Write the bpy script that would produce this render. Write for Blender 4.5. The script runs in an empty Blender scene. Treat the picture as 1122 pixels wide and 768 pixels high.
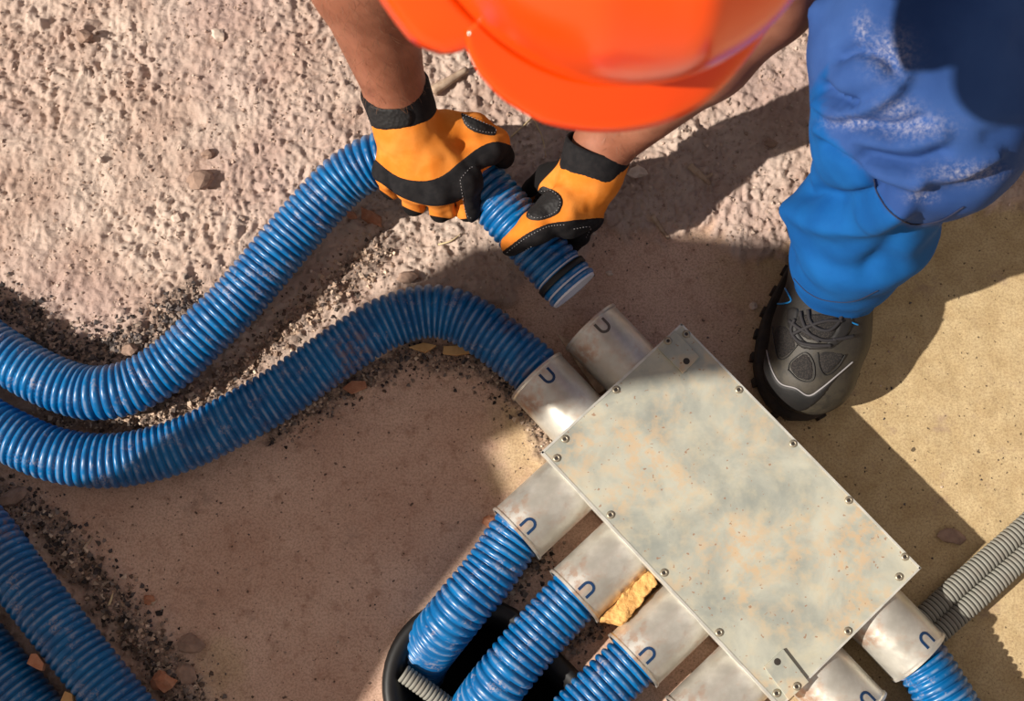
import bpy, bmesh, math, random
import numpy as np
from mathutils import Vector, Matrix
from mathutils.bvhtree import BVHTree

random.seed(7)
rng = np.random.default_rng(11)
SC = bpy.context.scene
COL = SC.collection

# ------------------------------------------------------------------ camera, world, sun, exposure
FPX, TILT, CAMH = 1500.0, math.radians(13.0), 1.42      # focal length in px of a 1122x768 frame
cam_d = bpy.data.cameras.new('camera')
cam_d.sensor_width = 36.0
cam_d.lens = FPX / 1122.0 * 36.0
cam_d.clip_start = 0.02
cam_d.dof.use_dof = True
cam_d.dof.focus_distance = 1.38
cam_d.dof.aperture_fstop = 9.0
cam = bpy.data.objects.new('camera', cam_d)
cam.location = (0, 0, CAMH)
cam.rotation_euler = (TILT, 0, 0)
COL.objects.link(cam)
SC.camera = cam

world = bpy.data.worlds.new('open_sky')
SC.world = world
world.use_nodes = True
world.node_tree.nodes['Background'].inputs[0].default_value = (1.0, 0.86, 0.80, 1)
world.node_tree.nodes['Background'].inputs[1].default_value = 0.33

SUN_EL = math.radians(38)
SUN_DIR = Vector((0.945 * math.cos(SUN_EL), 0.327 * math.cos(SUN_EL), -math.sin(SUN_EL))).normalized()
sun_d = bpy.data.lights.new('sun', 'SUN')
sun_d.energy = 6.1
sun_d.angle = math.radians(0.8)
sun_d.color = (1.0, 0.93, 0.84)
sun = bpy.data.objects.new('sun', sun_d)
sun.rotation_euler = SUN_DIR.to_track_quat('-Z', 'Y').to_euler()
sun.location = (-3, -1, 3)
COL.objects.link(sun)

SC.view_settings.view_transform = 'Standard'
SC.view_settings.look = 'None'
SC.view_settings.exposure = 0.0
SC.view_settings.gamma = 1.0
SC.view_settings.use_curve_mapping = False

# ------------------------------------------------------------------ geometry helpers
_c, _s = math.cos(TILT), math.sin(TILT)


def P(px, py, z=0.0):
    """World point at height z that the photograph shows at pixel (px, py)."""
    x = (px - 561.0) / FPX
    y = -(py - 384.0) / FPX
    d = np.array([x, y * _c + _s, y * _s - _c])
    t = (z - CAMH) / d[2]
    return np.array([0, 0, CAMH]) + d * t


def topx(V):
    V = np.asarray(V, float).reshape(-1, 3) - np.array([0, 0, CAMH])
    yc = V[:, 1] * _c + V[:, 2] * _s
    zc = -V[:, 1] * _s + V[:, 2] * _c
    return np.stack([561 + FPX * V[:, 0] / -zc, 384 - FPX * yc / -zc], 1)


_perm = np.random.default_rng(3).permutation(256).astype(np.int64)
_perm = np.concatenate([_perm, _perm, _perm])
_grad = np.random.default_rng(4).normal(size=(256, 3))
_grad /= np.linalg.norm(_grad, axis=1)[:, None]


def pnoise(p):
    p = np.asarray(p, float)
    i = np.floor(p).astype(np.int64)
    f = p - i
    u = f * f * f * (f * (f * 6 - 15) + 10)
    i &= 255
    out = 0
    for dx in (0, 1):
        wx = u[..., 0] if dx else 1 - u[..., 0]
        for dy in (0, 1):
            wy = u[..., 1] if dy else 1 - u[..., 1]
            for dz in (0, 1):
                wz = u[..., 2] if dz else 1 - u[..., 2]
                h = _perm[_perm[_perm[(i[..., 0] + dx) & 255] + ((i[..., 1] + dy) & 255)] + ((i[..., 2] + dz) & 255)]
                g = _grad[h]
                out = out + wx * wy * wz * (g[..., 0] * (f[..., 0] - dx) + g[..., 1] * (f[..., 1] - dy) + g[..., 2] * (f[..., 2] - dz))
    return out * 1.6


def fbm(p, octs=4, gain=0.5):
    a, s, r = 1.0, 1.0, 0
    for k in range(octs):
        r = r + a * pnoise(np.asarray(p) * s + 13.7 * k)
        a *= gain
        s *= 2.03
    return r


def smooth(x, a, b):
    t = np.clip((x - a) / (b - a), 0, 1)
    return t * t * (3 - 2 * t)


def poly_sd(Q, poly):
    """Signed distance (positive inside) of points Q (N,2) to a closed polygon."""
    Q = np.asarray(Q, float)
    poly = np.asarray(poly, float)
    d = np.full(len(Q), 1e9)
    ins = np.zeros(len(Q), bool)
    n = len(poly)
    for k in range(n):
        a, b = poly[k], poly[(k + 1) % n]
        e = b - a
        w = Q - a
        t = np.clip((w @ e) / max(e @ e, 1e-12), 0, 1)
        d = np.minimum(d, np.hypot(*(w - t[:, None] * e).T))
        cond = (a[1] > Q[:, 1]) != (b[1] > Q[:, 1])
        with np.errstate(divide='ignore', invalid='ignore'):
            xi = (b[0] - a[0]) * (Q[:, 1] - a[1]) / (b[1] - a[1] if b[1] != a[1] else 1e-9) + a[0]
        ins ^= cond & (Q[:, 0] < xi)
    return np.where(ins, d, -d)


def line_d(Q, pts):
    Q = np.asarray(Q, float)
    d = np.full(len(Q), 1e9)
    for a, b in zip(pts[:-1], pts[1:]):
        a = np.array(a, float)
        e = np.array(b, float) - a
        w = Q - a
        t = np.clip((w @ e) / max(e @ e, 1e-12), 0, 1)
        d = np.minimum(d, np.sqrt((((w - t[:, None] * e)) ** 2).sum(1)))
    return d


def catmull(pts, n=10, closed=False):
    p = np.asarray(pts, float)
    if closed:
        p = np.vstack([p[-1], p, p[0], p[1]])
    else:
        p = np.vstack([2 * p[0] - p[1], p, 2 * p[-1] - p[-2]])
    out = []
    for i in range(1, len(p) - 2):
        for k in range(n):
            t = k / n
            a, b, c, d = p[i - 1], p[i], p[i + 1], p[i + 2]
            out.append(0.5 * (2 * b + (c - a) * t + (2 * a - 5 * b + 4 * c - d) * t * t + (3 * b - a - 3 * c + d) * t ** 3))
    if not closed:
        out.append(p[-2])
    return np.array(out)


def resample(pts, step):
    p = np.asarray(pts, float)
    s = np.concatenate([[0], np.cumsum(np.linalg.norm(np.diff(p, axis=0), axis=1))])
    n = max(2, int(round(s[-1] / step)) + 1)
    q = np.linspace(0, s[-1], n)
    return np.stack([np.interp(q, s, p[:, k]) for k in range(p.shape[1])], 1)


def np_mesh(name, V, F, attrs=None, flat=False):
    V = np.asarray(V, np.float32)
    me = bpy.data.meshes.new(name)
    if isinstance(F, np.ndarray) and F.ndim == 2:
        k = F.shape[1]
        me.vertices.add(len(V))
        me.vertices.foreach_set('co', V.ravel())
        me.loops.add(F.size)
        me.loops.foreach_set('vertex_index', F.astype(np.int32).ravel())
        me.polygons.add(len(F))
        me.polygons.foreach_set('loop_start', np.arange(0, F.size, k, dtype=np.int32))
        me.update(calc_edges=True)
    else:
        me.from_pydata([tuple(v) for v in V], [], [tuple(int(i) for i in f) for f in F])
    if attrs:
        for an, av in attrs.items():
            av = np.asarray(av, np.float32)
            if av.ndim == 1:
                a = me.attributes.new(an, 'FLOAT', 'POINT')
                a.data.foreach_set('value', av)
            else:
                a = me.attributes.new(an, 'FLOAT_COLOR', 'POINT')
                a.data.foreach_set('color', np.concatenate([av, np.ones((len(av), 1), np.float32)], 1).ravel())
    me.polygons.foreach_set('use_smooth', np.full(len(me.polygons), not flat, bool))
    me.validate()
    me.update()
    return me


def link(name, me, m=None, parent=None, origin=None):
    """Link a world-space mesh as one object whose origin sits at its foot."""
    n = len(me.vertices)
    co = np.zeros(n * 3, np.float32)
    me.vertices.foreach_get('co', co)
    co = co.reshape(-1, 3)
    if origin is None:
        lo, hi = co.min(0), co.max(0)
        origin = np.array([(lo[0] + hi[0]) / 2, (lo[1] + hi[1]) / 2, lo[2]])
    origin = np.asarray(origin, float)
    me.vertices.foreach_set('co', (co - origin.astype(np.float32)).ravel())
    me.update()
    o = bpy.data.objects.new(name, me)
    COL.objects.link(o)
    if m is not None:
        me.materials.append(m)
    base = np.zeros(3)
    q = parent
    while q is not None:
        base += np.array(q.location)
        q = q.parent
    o.location = origin - base
    o.parent = parent
    return o


def tag(o, label, cat, group=None, kind=None):
    o['label'] = label
    o['category'] = cat
    if group:
        o['group'] = group
    if kind:
        o['kind'] = kind
    return o


def empty(name, loc):
    o = bpy.data.objects.new(name, None)
    o.empty_display_size = 0.05
    COL.objects.link(o)
    o.location = tuple(loc)
    return o


class MB:
    """Collects shapes into one mesh."""
    def __init__(self):
        self.V, self.F, self.n = [], [], 0

    def add(self, V, F):
        V = np.asarray(V, float).reshape(-1, 3)
        self.V.append(V)
        for f in F:
            self.F.append(tuple(int(i) + self.n for i in f))
        self.n += len(V)
        return self

    def box(self, c, X, Y, Z):
        """Box from centre and three half-axis vectors."""
        c, X, Y, Z = (np.asarray(q, float) for q in (c, X, Y, Z))
        V = [c + sx * X + sy * Y + sz * Z for sz in (-1, 1) for sy in (-1, 1) for sx in (-1, 1)]
        F = [(0, 2, 3, 1), (4, 5, 7, 6), (0, 1, 5, 4), (2, 6, 7, 3), (0, 4, 6, 2), (1, 3, 7, 5)]
        return self.add(V, F)

    def prism(self, poly, z0, z1):
        """Extruded polygon given as (N,2) or (N,3) points."""
        poly = np.asarray(poly, float)[:, :2]
        a = 0.5 * np.sum(poly[:, 0] * np.roll(poly[:, 1], -1) - np.roll(poly[:, 0], -1) * poly[:, 1])
        if a < 0:
            poly = poly[::-1]
        n = len(poly)
        V = np.vstack([np.c_[poly, np.full(n, z0)], np.c_[poly, np.full(n, z1)]])
        F = [tuple(range(n))[::-1], tuple(range(n, 2 * n))]
        F += [(i, (i + 1) % n, n + (i + 1) % n, n + i) for i in range(n)]
        return self.add(V, F)

    def tube(self, path, r, sides=10, caps=True):
        V, F = tube_data(path, r, sides, caps)
        return self.add(V, F)

    def lathe(self, c, axis, prof, sides=40, closed=False):
        """Profile [(s, r)] turned about axis through c."""
        c = np.asarray(c, float)
        a = np.asarray(axis, float) / np.linalg.norm(axis)
        t = np.array([0, 0, 1.0]) if abs(a[2]) < 0.9 else np.array([1.0, 0, 0])
        x = np.cross(t, a)
        x /= np.linalg.norm(x)
        y = np.cross(a, x)
        V = []
        for s, r in prof:
            for k in range(sides):
                th = 2 * math.pi * k / sides
                V.append(c + a * s + r * (math.cos(th) * x + math.sin(th) * y))
        F = []
        m = len(prof)
        for i in range(m if closed else m - 1):
            for k in range(sides):
                k2 = (k + 1) % sides
                j = (i + 1) % m
                F.append((i * sides + k, i * sides + k2, j * sides + k2, j * sides + k))
        return self.add(V, F)

    def mesh(self, name, flat=True):
        return np_mesh(name, np.vstack(self.V), self.F, flat=flat)

    def build(self, name, m=None, parent=None, flat=True, bevel=0.0, origin=None, fix=True):
        me = self.mesh(name, flat)
        if fix:
            bm = bmesh.new()
            bm.from_mesh(me)
            bmesh.ops.recalc_face_normals(bm, faces=bm.faces)
            bm.to_mesh(me)
            bm.free()
        o = link(name, me, m, parent, origin)
        if bevel:
            b = o.modifiers.new('bevel', 'BEVEL')
            b.width = bevel
            b.segments = 2
            b.limit_method = 'ANGLE'
        return o


def frames(path):
    p = np.asarray(path, float)
    T = np.gradient(p, axis=0)
    T /= np.linalg.norm(T, axis=1)[:, None]
    n = np.cross(T[0], [0, 0, 1.0])
    if np.linalg.norm(n) < 1e-3:
        n = np.array([1.0, 0, 0])
    n /= np.linalg.norm(n)
    N = []
    for t in T:
        n = n - t * (n @ t)
        n /= np.linalg.norm(n)
        N.append(n.copy())
    N = np.array(N)
    return T, N, np.cross(T, N)


def tube_data(path, r, sides=10, caps=True):
    p = np.asarray(path, float)
    T, N, B = frames(p)
    r = np.broadcast_to(np.asarray(r, float), (len(p),))
    th = np.linspace(0, 2 * np.pi, sides, endpoint=False)
    ring = np.cos(th)[None, :, None] * N[:, None, :] + np.sin(th)[None, :, None] * B[:, None, :]
    V = (p[:, None, :] + r[:, None, None] * ring).reshape(-1, 3)
    i = np.arange(len(p) - 1)[:, None] * sides
    k = np.arange(sides)[None, :]
    k2 = (k + 1) % sides
    F = np.stack([i + k, i + k2, i + sides + k2, i + sides + k], -1).reshape(-1, 4)
    F = [tuple(f) for f in F]
    if caps:
        F.append(tuple(range(sides))[::-1])
        n = (len(p) - 1) * sides
        F.append(tuple(range(n, n + sides)))
    return V, F


# ------------------------------------------------------------------ signed distance modelling
def rc(p, a, b, ra, rb):
    a, b = np.asarray(a, float), np.asarray(b, float)
    ba = b - a
    t = np.clip(((p - a) @ ba) / (ba @ ba), 0, 1)
    return np.sqrt((((p - a - t[..., None] * ba)) ** 2).sum(-1)) - (ra + (rb - ra) * t)


def chain(p, pts, rs, k=0.0):
    d = None
    for i in range(len(pts) - 1):
        e = rc(p, pts[i], pts[i + 1], rs[i], rs[i + 1])
        d = e if d is None else (smin(d, e, k) if k else np.minimum(d, e))
    return d


def ell(p, c, r, M=None):
    q = p - np.asarray(c, float)
    if M is not None:
        q = q @ np.asarray(M, float)          # columns of M: the local axes
    r = np.asarray(r, float)
    k0 = np.sqrt(((q / r) ** 2).sum(-1))
    k1 = np.sqrt(((q / (r * r)) ** 2).sum(-1)) + 1e-9
    return k0 * (k0 - 1) / k1


def smin(a, b, k):
    h = np.clip(0.5 + 0.5 * (b - a) / k, 0, 1)
    return b * (1 - h) + a * h - k * h * (1 - h)


def smax(a, b, k):
    return -smin(-a, -b, k)


def nets(fn, lo, hi, h):
    """Surface nets of fn(points) < 0 on a grid."""
    lo = np.asarray(lo, float)
    n = np.ceil((np.asarray(hi, float) - lo) / h).astype(int) + 1
    bs = 8
    nb = -(-n // bs)
    full = nb * bs
    F = np.empty(tuple(full), np.float32)
    cen = [lo[k] + h * (np.arange(nb[k]) * bs + (bs - 1) / 2) for k in range(3)]
    CX = np.stack(np.meshgrid(*cen, indexing='ij'), -1)
    D = fn(CX)
    act = np.abs(D) < bs * h * 0.87 * 1.25 + 0.008
    F.reshape(nb[0], bs, nb[1], bs, nb[2], bs)[:] = D[:, None, :, None, :, None]
    ids = np.argwhere(act)
    g = np.arange(bs)
    off = np.stack(np.meshgrid(g, g, g, indexing='ij'), -1)
    for i0 in range(0, len(ids), 400):
        ch = ids[i0:i0 + 400]
        I = ch[:, None, None, None, :] * bs + off[None]
        F[I[..., 0], I[..., 1], I[..., 2]] = fn(lo + h * I)
    F = F[:n[0], :n[1], :n[2]]
    S = F < 0
    cs = tuple(n - 1)
    acc = np.zeros(cs + (3,), np.float32)
    cnt = np.zeros(cs, np.float32)
    corners = [(a, b, c) for a in (0, 1) for b in (0, 1) for c in (0, 1)]

    def sl(A, o):
        return A[o[0]:o[0] + cs[0], o[1]:o[1] + cs[1], o[2]:o[2] + cs[2]]
    for a in corners:
        for ax in range(3):
            if a[ax]:
                continue
            b = list(a)
            b[ax] = 1
            fa, fb = sl(F, a), sl(F, b)
            m = (fa < 0) != (fb < 0)
            t = np.where(m, fa / np.where(m, fa - fb, 1), 0)
            for k in range(3):
                acc[..., k] += np.where(m, a[k] + (t if k == ax else 0), 0)
            cnt += m
    act = cnt > 0
    idx = -np.ones(cs, np.int64)
    idx[act] = np.arange(act.sum())
    cell = np.argwhere(act)
    V = lo + h * (cell + acc[act] / cnt[act][:, None])
    quads = []
    for ax in range(3):
        u, v = (ax + 1) % 3, (ax + 2) % 3
        A = [slice(None)] * 3
        Bs = [slice(None)] * 3
        A[ax] = slice(0, -1)
        Bs[ax] = slice(1, None)
        for q in (u, v):
            A[q] = slice(1, -1)
            Bs[q] = slice(1, -1)
        sa, sb = S[tuple(A)], S[tuple(Bs)]
        for flip, m in ((False, sa & ~sb), (True, ~sa & sb)):
            g = np.argwhere(m)
            if not len(g):
                continue
            g[:, u] += 1
            g[:, v] += 1
            cs4 = []
            for du, dv in ((-1, -1), (0, -1), (0, 0), (-1, 0)):
                q = g.copy()
                q[:, u] += du
                q[:, v] += dv
                cs4.append(idx[q[:, 0], q[:, 1], q[:, 2]])
            q = np.stack(cs4, 1)
            quads.append(q[:, ::-1] if flip else q)
    Q = np.vstack(quads)
    return V, Q


def normals(V, Q):
    N = np.zeros_like(V)
    a, b, c, d = (V[Q[:, k]] for k in range(4))
    fn = np.cross(c - a, d - b)
    for k in range(4):
        np.add.at(N, Q[:, k], fn)
    return N / (np.linalg.norm(N, axis=1)[:, None] + 1e-12)


def relax(V, Q, it=2, lam=0.5):
    for _ in range(it):
        S = np.zeros_like(V)
        C = np.zeros(len(V))
        for k in range(4):
            i, j = Q[:, k], Q[:, (k + 1) % 4]
            np.add.at(S, i, V[j])
            np.add.at(S, j, V[i])
            np.add.at(C, i, 1)
            np.add.at(C, j, 1)
        V = V + lam * (S / C[:, None] - V)
    return V


def facing(V, N):
    d = np.array([0, 0, CAMH]) - V
    d /= np.linalg.norm(d, axis=1)[:, None]
    return (d * N).sum(1)


def clip_patch(V, Q, N, sd, lift, edge):
    """The part of a surface where sd > 0, as a slightly puffed layer on it."""
    T = np.vstack([Q[:, [0, 1, 2]], Q[:, [0, 2, 3]]])
    s = sd[T]
    keep = (s > 0).any(1)
    T = T[keep]
    outV, outF, cache = [], [], {}

    def vid(i):
        if i not in cache:
            cache[i] = len(outV)
            outV.append((V[i], N[i], sd[i]))
        return cache[i]

    def cut(i, j):
        key = (i, j) if i < j else (j, i)
        if key not in cache:
            t = sd[i] / (sd[i] - sd[j])
            cache[key] = len(outV)
            outV.append((V[i] + t * (V[j] - V[i]), N[i] + t * (N[j] - N[i]), 0.0))
        return cache[key]
    for tri in T:
        poly = []
        for k in range(3):
            i, j = int(tri[k]), int(tri[(k + 1) % 3])
            if sd[i] > 0:
                poly.append(vid(i))
            if (sd[i] > 0) != (sd[j] > 0):
                poly.append(cut(i, j))
        if len(poly) >= 3:
            outF.append(tuple(poly))
    pv = np.array([q[0] for q in outV])
    pn = np.array([q[1] for q in outV])
    ps = np.array([q[2] for q in outV])
    pv = pv + pn * (-0.0006 + (lift + 0.0006) * np.sqrt(np.clip(ps / edge, 0, 1)))[:, None]
    return pv, outF


def on_surface(bvh, pts, off):
    """Points of a surface seen along the rays of the given pixels."""
    out = []
    o = Vector((0, 0, CAMH))
    for px, py in pts:
        d = Vector(P(px, py, 0.0)) - o
        d.normalize()
        h = bvh.ray_cast(o, d)
        if h[0] is not None:
            out.append(np.array(h[0]) + off * np.array(h[1]))
    return np.array(out)


# ------------------------------------------------------------------ materials
def srgb(r, g, b):
    def f(c):
        c /= 255.0
        return c / 12.92 if c <= 0.04045 else ((c + 0.055) / 1.055) ** 2.4
    return (f(r), f(g), f(b), 1)


class NT:
    def __init__(self, name):
        self.m = bpy.data.materials.new(name)
        self.m.use_nodes = True
        self.t = self.m.node_tree
        self.b = self.t.nodes['Principled BSDF']
        self.tc = self.t.nodes.new('ShaderNodeTexCoord').outputs['Object']

    def n(self, kind, **kw):
        nd = self.t.nodes.new(kind)
        for k, v in kw.items():
            setattr(nd, k, v)
        return nd

    def l(self, a, b):
        self.t.links.new(a, b)

    def noise(self, scale, detail=4, rough=0.55, vec=None, dist=0.0):
        nd = self.n('ShaderNodeTexNoise')
        nd.inputs['Scale'].default_value = scale
        nd.inputs['Detail'].default_value = detail
        nd.inputs['Roughness'].default_value = rough
        nd.inputs['Distortion'].default_value = dist
        self.l(vec or self.tc, nd.inputs['Vector'])
        return nd.outputs[0]

    def ramp(self, fac, a, b, lo=0.0, hi=1.0):
        nd = self.n('ShaderNodeMapRange')
        nd.interpolation_type = 'SMOOTHSTEP'
        for k, v in zip(('From Min', 'From Max', 'To Min', 'To Max'), (a, b, lo, hi)):
            nd.inputs[k].default_value = v
        self.l(fac, nd.inputs['Value'])
        return nd.outputs[0]

    def mix(self, fac, a, b, mode='MIX'):
        nd = self.n('ShaderNodeMix', data_type='RGBA', blend_type=mode)
        for s, v in ((nd.inputs[0], fac), (nd.inputs[6], a), (nd.inputs[7], b)):
            if isinstance(v, (int, float)):
                s.default_value = v
            elif isinstance(v, tuple):
                s.default_value = v
            else:
                self.l(v, s)
        return nd.outputs[2]

    def math(self, op, a, b=None):
        nd = self.n('ShaderNodeMath', operation=op)
        for s, v in ((nd.inputs[0], a), (nd.inputs[1], b)):
            if v is None:
                continue
            if isinstance(v, (int, float)):
                s.default_value = v
            else:
                self.l(v, s)
        return nd.outputs[0]

    def attr(self, name, color=False):
        nd = self.n('ShaderNodeAttribute', attribute_name=name)
        return nd.outputs['Color' if color else 'Fac']

    def base(self, c):
        s = self.b.inputs['Base Color']
        if isinstance(c, tuple):
            s.default_value = c
        else:
            self.l(c, s)
        return self

    def rough(self, r):
        s = self.b.inputs['Roughness']
        if isinstance(r, (int, float)):
            s.default_value = r
        else:
            self.l(r, s)
        return self

    def metal(self, v):
        self.b.inputs['Metallic'].default_value = v
        return self

    def spec(self, v):
        self.b.inputs['Specular IOR Level'].default_value = v
        return self

    def bump(self, h, strength=0.5, dist=0.002):
        nd = self.n('ShaderNodeBump')
        nd.inputs['Strength'].default_value = strength
        nd.inputs['Distance'].default_value = dist
        self.l(h, nd.inputs['Height'])
        self.l(nd.outputs[0], self.b.inputs['Normal'])
        return self


def simple(name, col, rough=0.7, col2=None, scale=60, metal=0.0, bump=0.0, bscale=400, bdist=0.001, spec=0.5):
    k = NT(name)
    k.rough(rough).metal(metal).spec(spec)
    if col2:
        k.base(k.mix(k.ramp(k.noise(scale), 0.35, 0.65), col, col2))
    else:
        k.base(col)
    if bump:
        k.bump(k.noise(bscale, 3), bump, bdist)
    return k.m


M = {}

k = NT('site_ground')
dirt = k.mix(k.ramp(k.noise(14, 6), 0.3, 0.7), srgb(178, 152, 137), srgb(206, 186, 171))
dirt = k.mix(k.ramp(k.noise(5, 3), 0.45, 0.7, 0, 0.55), dirt, srgb(184, 158, 150))
dirt = k.mix(k.ramp(k.noise(160, 3), 0.55, 0.75, 0, 0.45), dirt, srgb(136, 106, 88))
slab = k.mix(k.ramp(k.noise(9, 6, 0.6), 0.3, 0.72), srgb(202, 166, 144), srgb(222, 190, 168))
slab = k.mix(k.ramp(k.noise(60, 5, 0.65), 0.5, 0.75, 0, 0.6), slab, srgb(158, 118, 96))
slab = k.mix(k.attr('sand'), slab, k.mix(k.ramp(k.noise(40, 6), 0.3, 0.7), srgb(204, 182, 140), srgb(188, 164, 122)))
slab = k.mix(k.ramp(k.noise(420, 4, 0.75), 0.42, 0.62, 0, 0.38), slab, srgb(120, 86, 68))
slab = k.mix(k.ramp(k.noise(26, 6, 0.7), 0.56, 0.72, 0, 0.5), slab, srgb(150, 126, 112))
spots = k.ramp(k.noise(220, 2, 0.4), 0.68, 0.74)
slab = k.mix(k.math('MULTIPLY', spots, 0.75), slab, srgb(60, 48, 42))
spots2 = k.ramp(k.noise(120, 2, 0.4), 0.72, 0.76)
slab = k.mix(k.math('MULTIPLY', spots2, 0.8), slab, srgb(52, 44, 40))
c = k.mix(k.attr('dirt'), slab, dirt)
grit = k.mix(k.ramp(k.noise(300, 3), 0.4, 0.6), srgb(104, 90, 82), srgb(160, 138, 122))
c = k.mix(k.attr('grit'), c, grit)
k.base(c).rough(0.92).spec(0.2)
k.bump(k.math('MULTIPLY', k.noise(330, 6, 0.7), k.math('ADD', k.math('MULTIPLY', k.attr('dirt'), 0.85), 0.15)), 0.6, 0.003)
M['ground'] = k.m

k = NT('blue_duct_plastic')
blue = k.mix(k.ramp(k.noise(30, 3), 0.35, 0.65), srgb(0, 88, 146), srgb(2, 106, 166))
dust = k.math('MULTIPLY', k.ramp(k.noise(55, 5, 0.65), 0.54, 0.68), k.ramp(k.noise(420, 3), 0.4, 0.6))
col = k.mix(k.math('MULTIPLY', dust, 0.45), blue, srgb(196, 176, 166))
rub = k.math('MULTIPLY', k.ramp(k.attr('ridge'), 0.88, 1.0), k.ramp(k.noise(90, 4), 0.40, 0.62))
col = k.mix(k.math('MULTIPLY', rub, 0.34), col, srgb(170, 178, 190))
mud = k.ramp(k.noise(9, 4, 0.6), 0.60, 0.70)
col = k.mix(k.math('MULTIPLY', mud, k.ramp(k.noise(150, 3), 0.42, 0.62, 0, 0.6)), col, srgb(140, 108, 88))
k.base(col)
k.rough(k.mix(dust, (0.34, 0.34, 0.34, 1), (0.8, 0.8, 0.8, 1)))
M['duct'] = k.m
M['duct_lining'] = simple('white_duct_lining', srgb(214, 214, 222), 0.45)
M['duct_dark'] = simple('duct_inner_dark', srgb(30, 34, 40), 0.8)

k = NT('grey_conduit_plastic')
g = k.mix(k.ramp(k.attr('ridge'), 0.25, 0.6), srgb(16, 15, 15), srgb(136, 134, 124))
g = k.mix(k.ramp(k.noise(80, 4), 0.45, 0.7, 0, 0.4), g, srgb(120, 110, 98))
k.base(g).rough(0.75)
M['conduit'] = k.m

k = NT('galvanised_lid')
base = k.mix(k.ramp(k.noise(16, 6, 0.6, dist=0.4), 0.3, 0.7), srgb(148, 152, 144), srgb(194, 193, 176))
base = k.mix(k.ramp(k.noise(45, 5, 0.6), 0.4, 0.75, 0, 0.5), base, srgb(206, 198, 170))
tan = k.math('MULTIPLY', k.ramp(k.noise(11, 4, 0.55), 0.42, 0.68), k.ramp(k.noise(90, 5, 0.7), 0.4, 0.62))
base = k.mix(k.math('MULTIPLY', tan, 0.6), base, srgb(208, 170, 126))
fleck = k.ramp(k.noise(240, 2, 0.4), 0.70, 0.74)
base = k.mix(k.math('MULTIPLY', fleck, 0.7), base, srgb(150, 104, 72))
k.base(base).metal(0.08).rough(k.ramp(k.noise(30, 4), 0.3, 0.7, 0.42, 0.68))
M['lid'] = k.m

k = NT('galvanised_collar')
base = k.mix(k.ramp(k.noise(22, 5, 0.6), 0.3, 0.7), srgb(196, 192, 180), srgb(236, 232, 222))
tan = k.math('MULTIPLY', k.ramp(k.noise(26, 4), 0.44, 0.66), k.ramp(k.noise(140, 4), 0.38, 0.6))
base = k.mix(k.math('MULTIPLY', tan, 0.7), base, srgb(196, 150, 116))
k.base(base).metal(0.6).rough(k.ramp(k.noise(40, 4), 0.3, 0.7, 0.30, 0.55))
M['collar'] = k.m
M['edge_metal'] = simple('bare_sheet_edge', srgb(220, 218, 208), 0.45, srgb(198, 196, 186), 60, 0.35)
M['screw'] = simple('zinc_screw', srgb(168, 158, 138), 0.4, metal=0.6)
M['socket'] = simple('dark_socket', srgb(50, 44, 38), 0.6)
M['slot'] = simple('slot_blue', srgb(10, 52, 92), 0.5)
M['slot_light'] = simple('slot_pale', srgb(88, 80, 74), 0.5)
M['foam'] = simple('ochre_foam', srgb(232, 182, 112), 0.95, srgb(214, 160, 92), 70, bump=0.6, bscale=260, bdist=0.003)
M['wood'] = simple('splintered_wood', srgb(206, 166, 112), 0.85, srgb(178, 132, 84), 60)
M['wood_grey'] = simple('weathered_wood', srgb(196, 172, 148), 0.9, srgb(160, 134, 112), 80)
M['brickchip'] = simple('brick_chip', srgb(170, 112, 82), 0.9, srgb(190, 138, 108), 90, bump=0.4)
M['stone'] = simple('grey_brown_stone', srgb(166, 138, 120), 0.9, srgb(134, 110, 96), 60, bump=0.4)
M['stone_pale'] = simple('pale_stone', srgb(216, 196, 180), 0.85, srgb(190, 168, 150), 70, bump=0.3)
M['black_plastic'] = simple('black_sleeve_plastic', srgb(20, 19, 19), 0.55)
M['shade_board'] = simple('shade_board', srgb(190, 150, 104), 0.8, srgb(168, 126, 84), 20)
M['straw'] = simple('dry_straw', srgb(214, 192, 150), 0.8)

k = NT('gravel')
k.base(k.attr('Col', True)).rough(0.9).spec(0.25)
M['gravel'] = k.m

k = NT('orange_helmet_plastic')
k.base(srgb(244, 76, 6)).rough(0.2).spec(0.6)
k.b.inputs['Subsurface Weight'].default_value = 0.0
M['helmet'] = k.m
M['strap'] = simple('grey_harness', srgb(70, 70, 72), 0.8)

k = NT('skin')
sk = k.mix(k.ramp(k.noise(28, 4), 0.35, 0.7), srgb(136, 84, 62), srgb(160, 104, 80))
sk = k.mix(k.ramp(k.noise(260, 3), 0.6, 0.72, 0, 0.35), sk, srgb(150, 92, 70))
k.base(sk).rough(0.55).spec(0.4)
k.b.inputs['Subsurface Weight'].default_value = 0.12
k.b.inputs['Subsurface Radius'].default_value = (0.01, 0.004, 0.002)
k.bump(k.noise(420, 3), 0.2, 0.0006)
M['skin'] = k.m
M['hair_dark'] = simple('short_dark_hair', srgb(44, 32, 26), 0.8, srgb(60, 44, 34), 300, bump=0.5)
M['hair'] = simple('arm_hair', srgb(120, 82, 60), 0.5)

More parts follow.
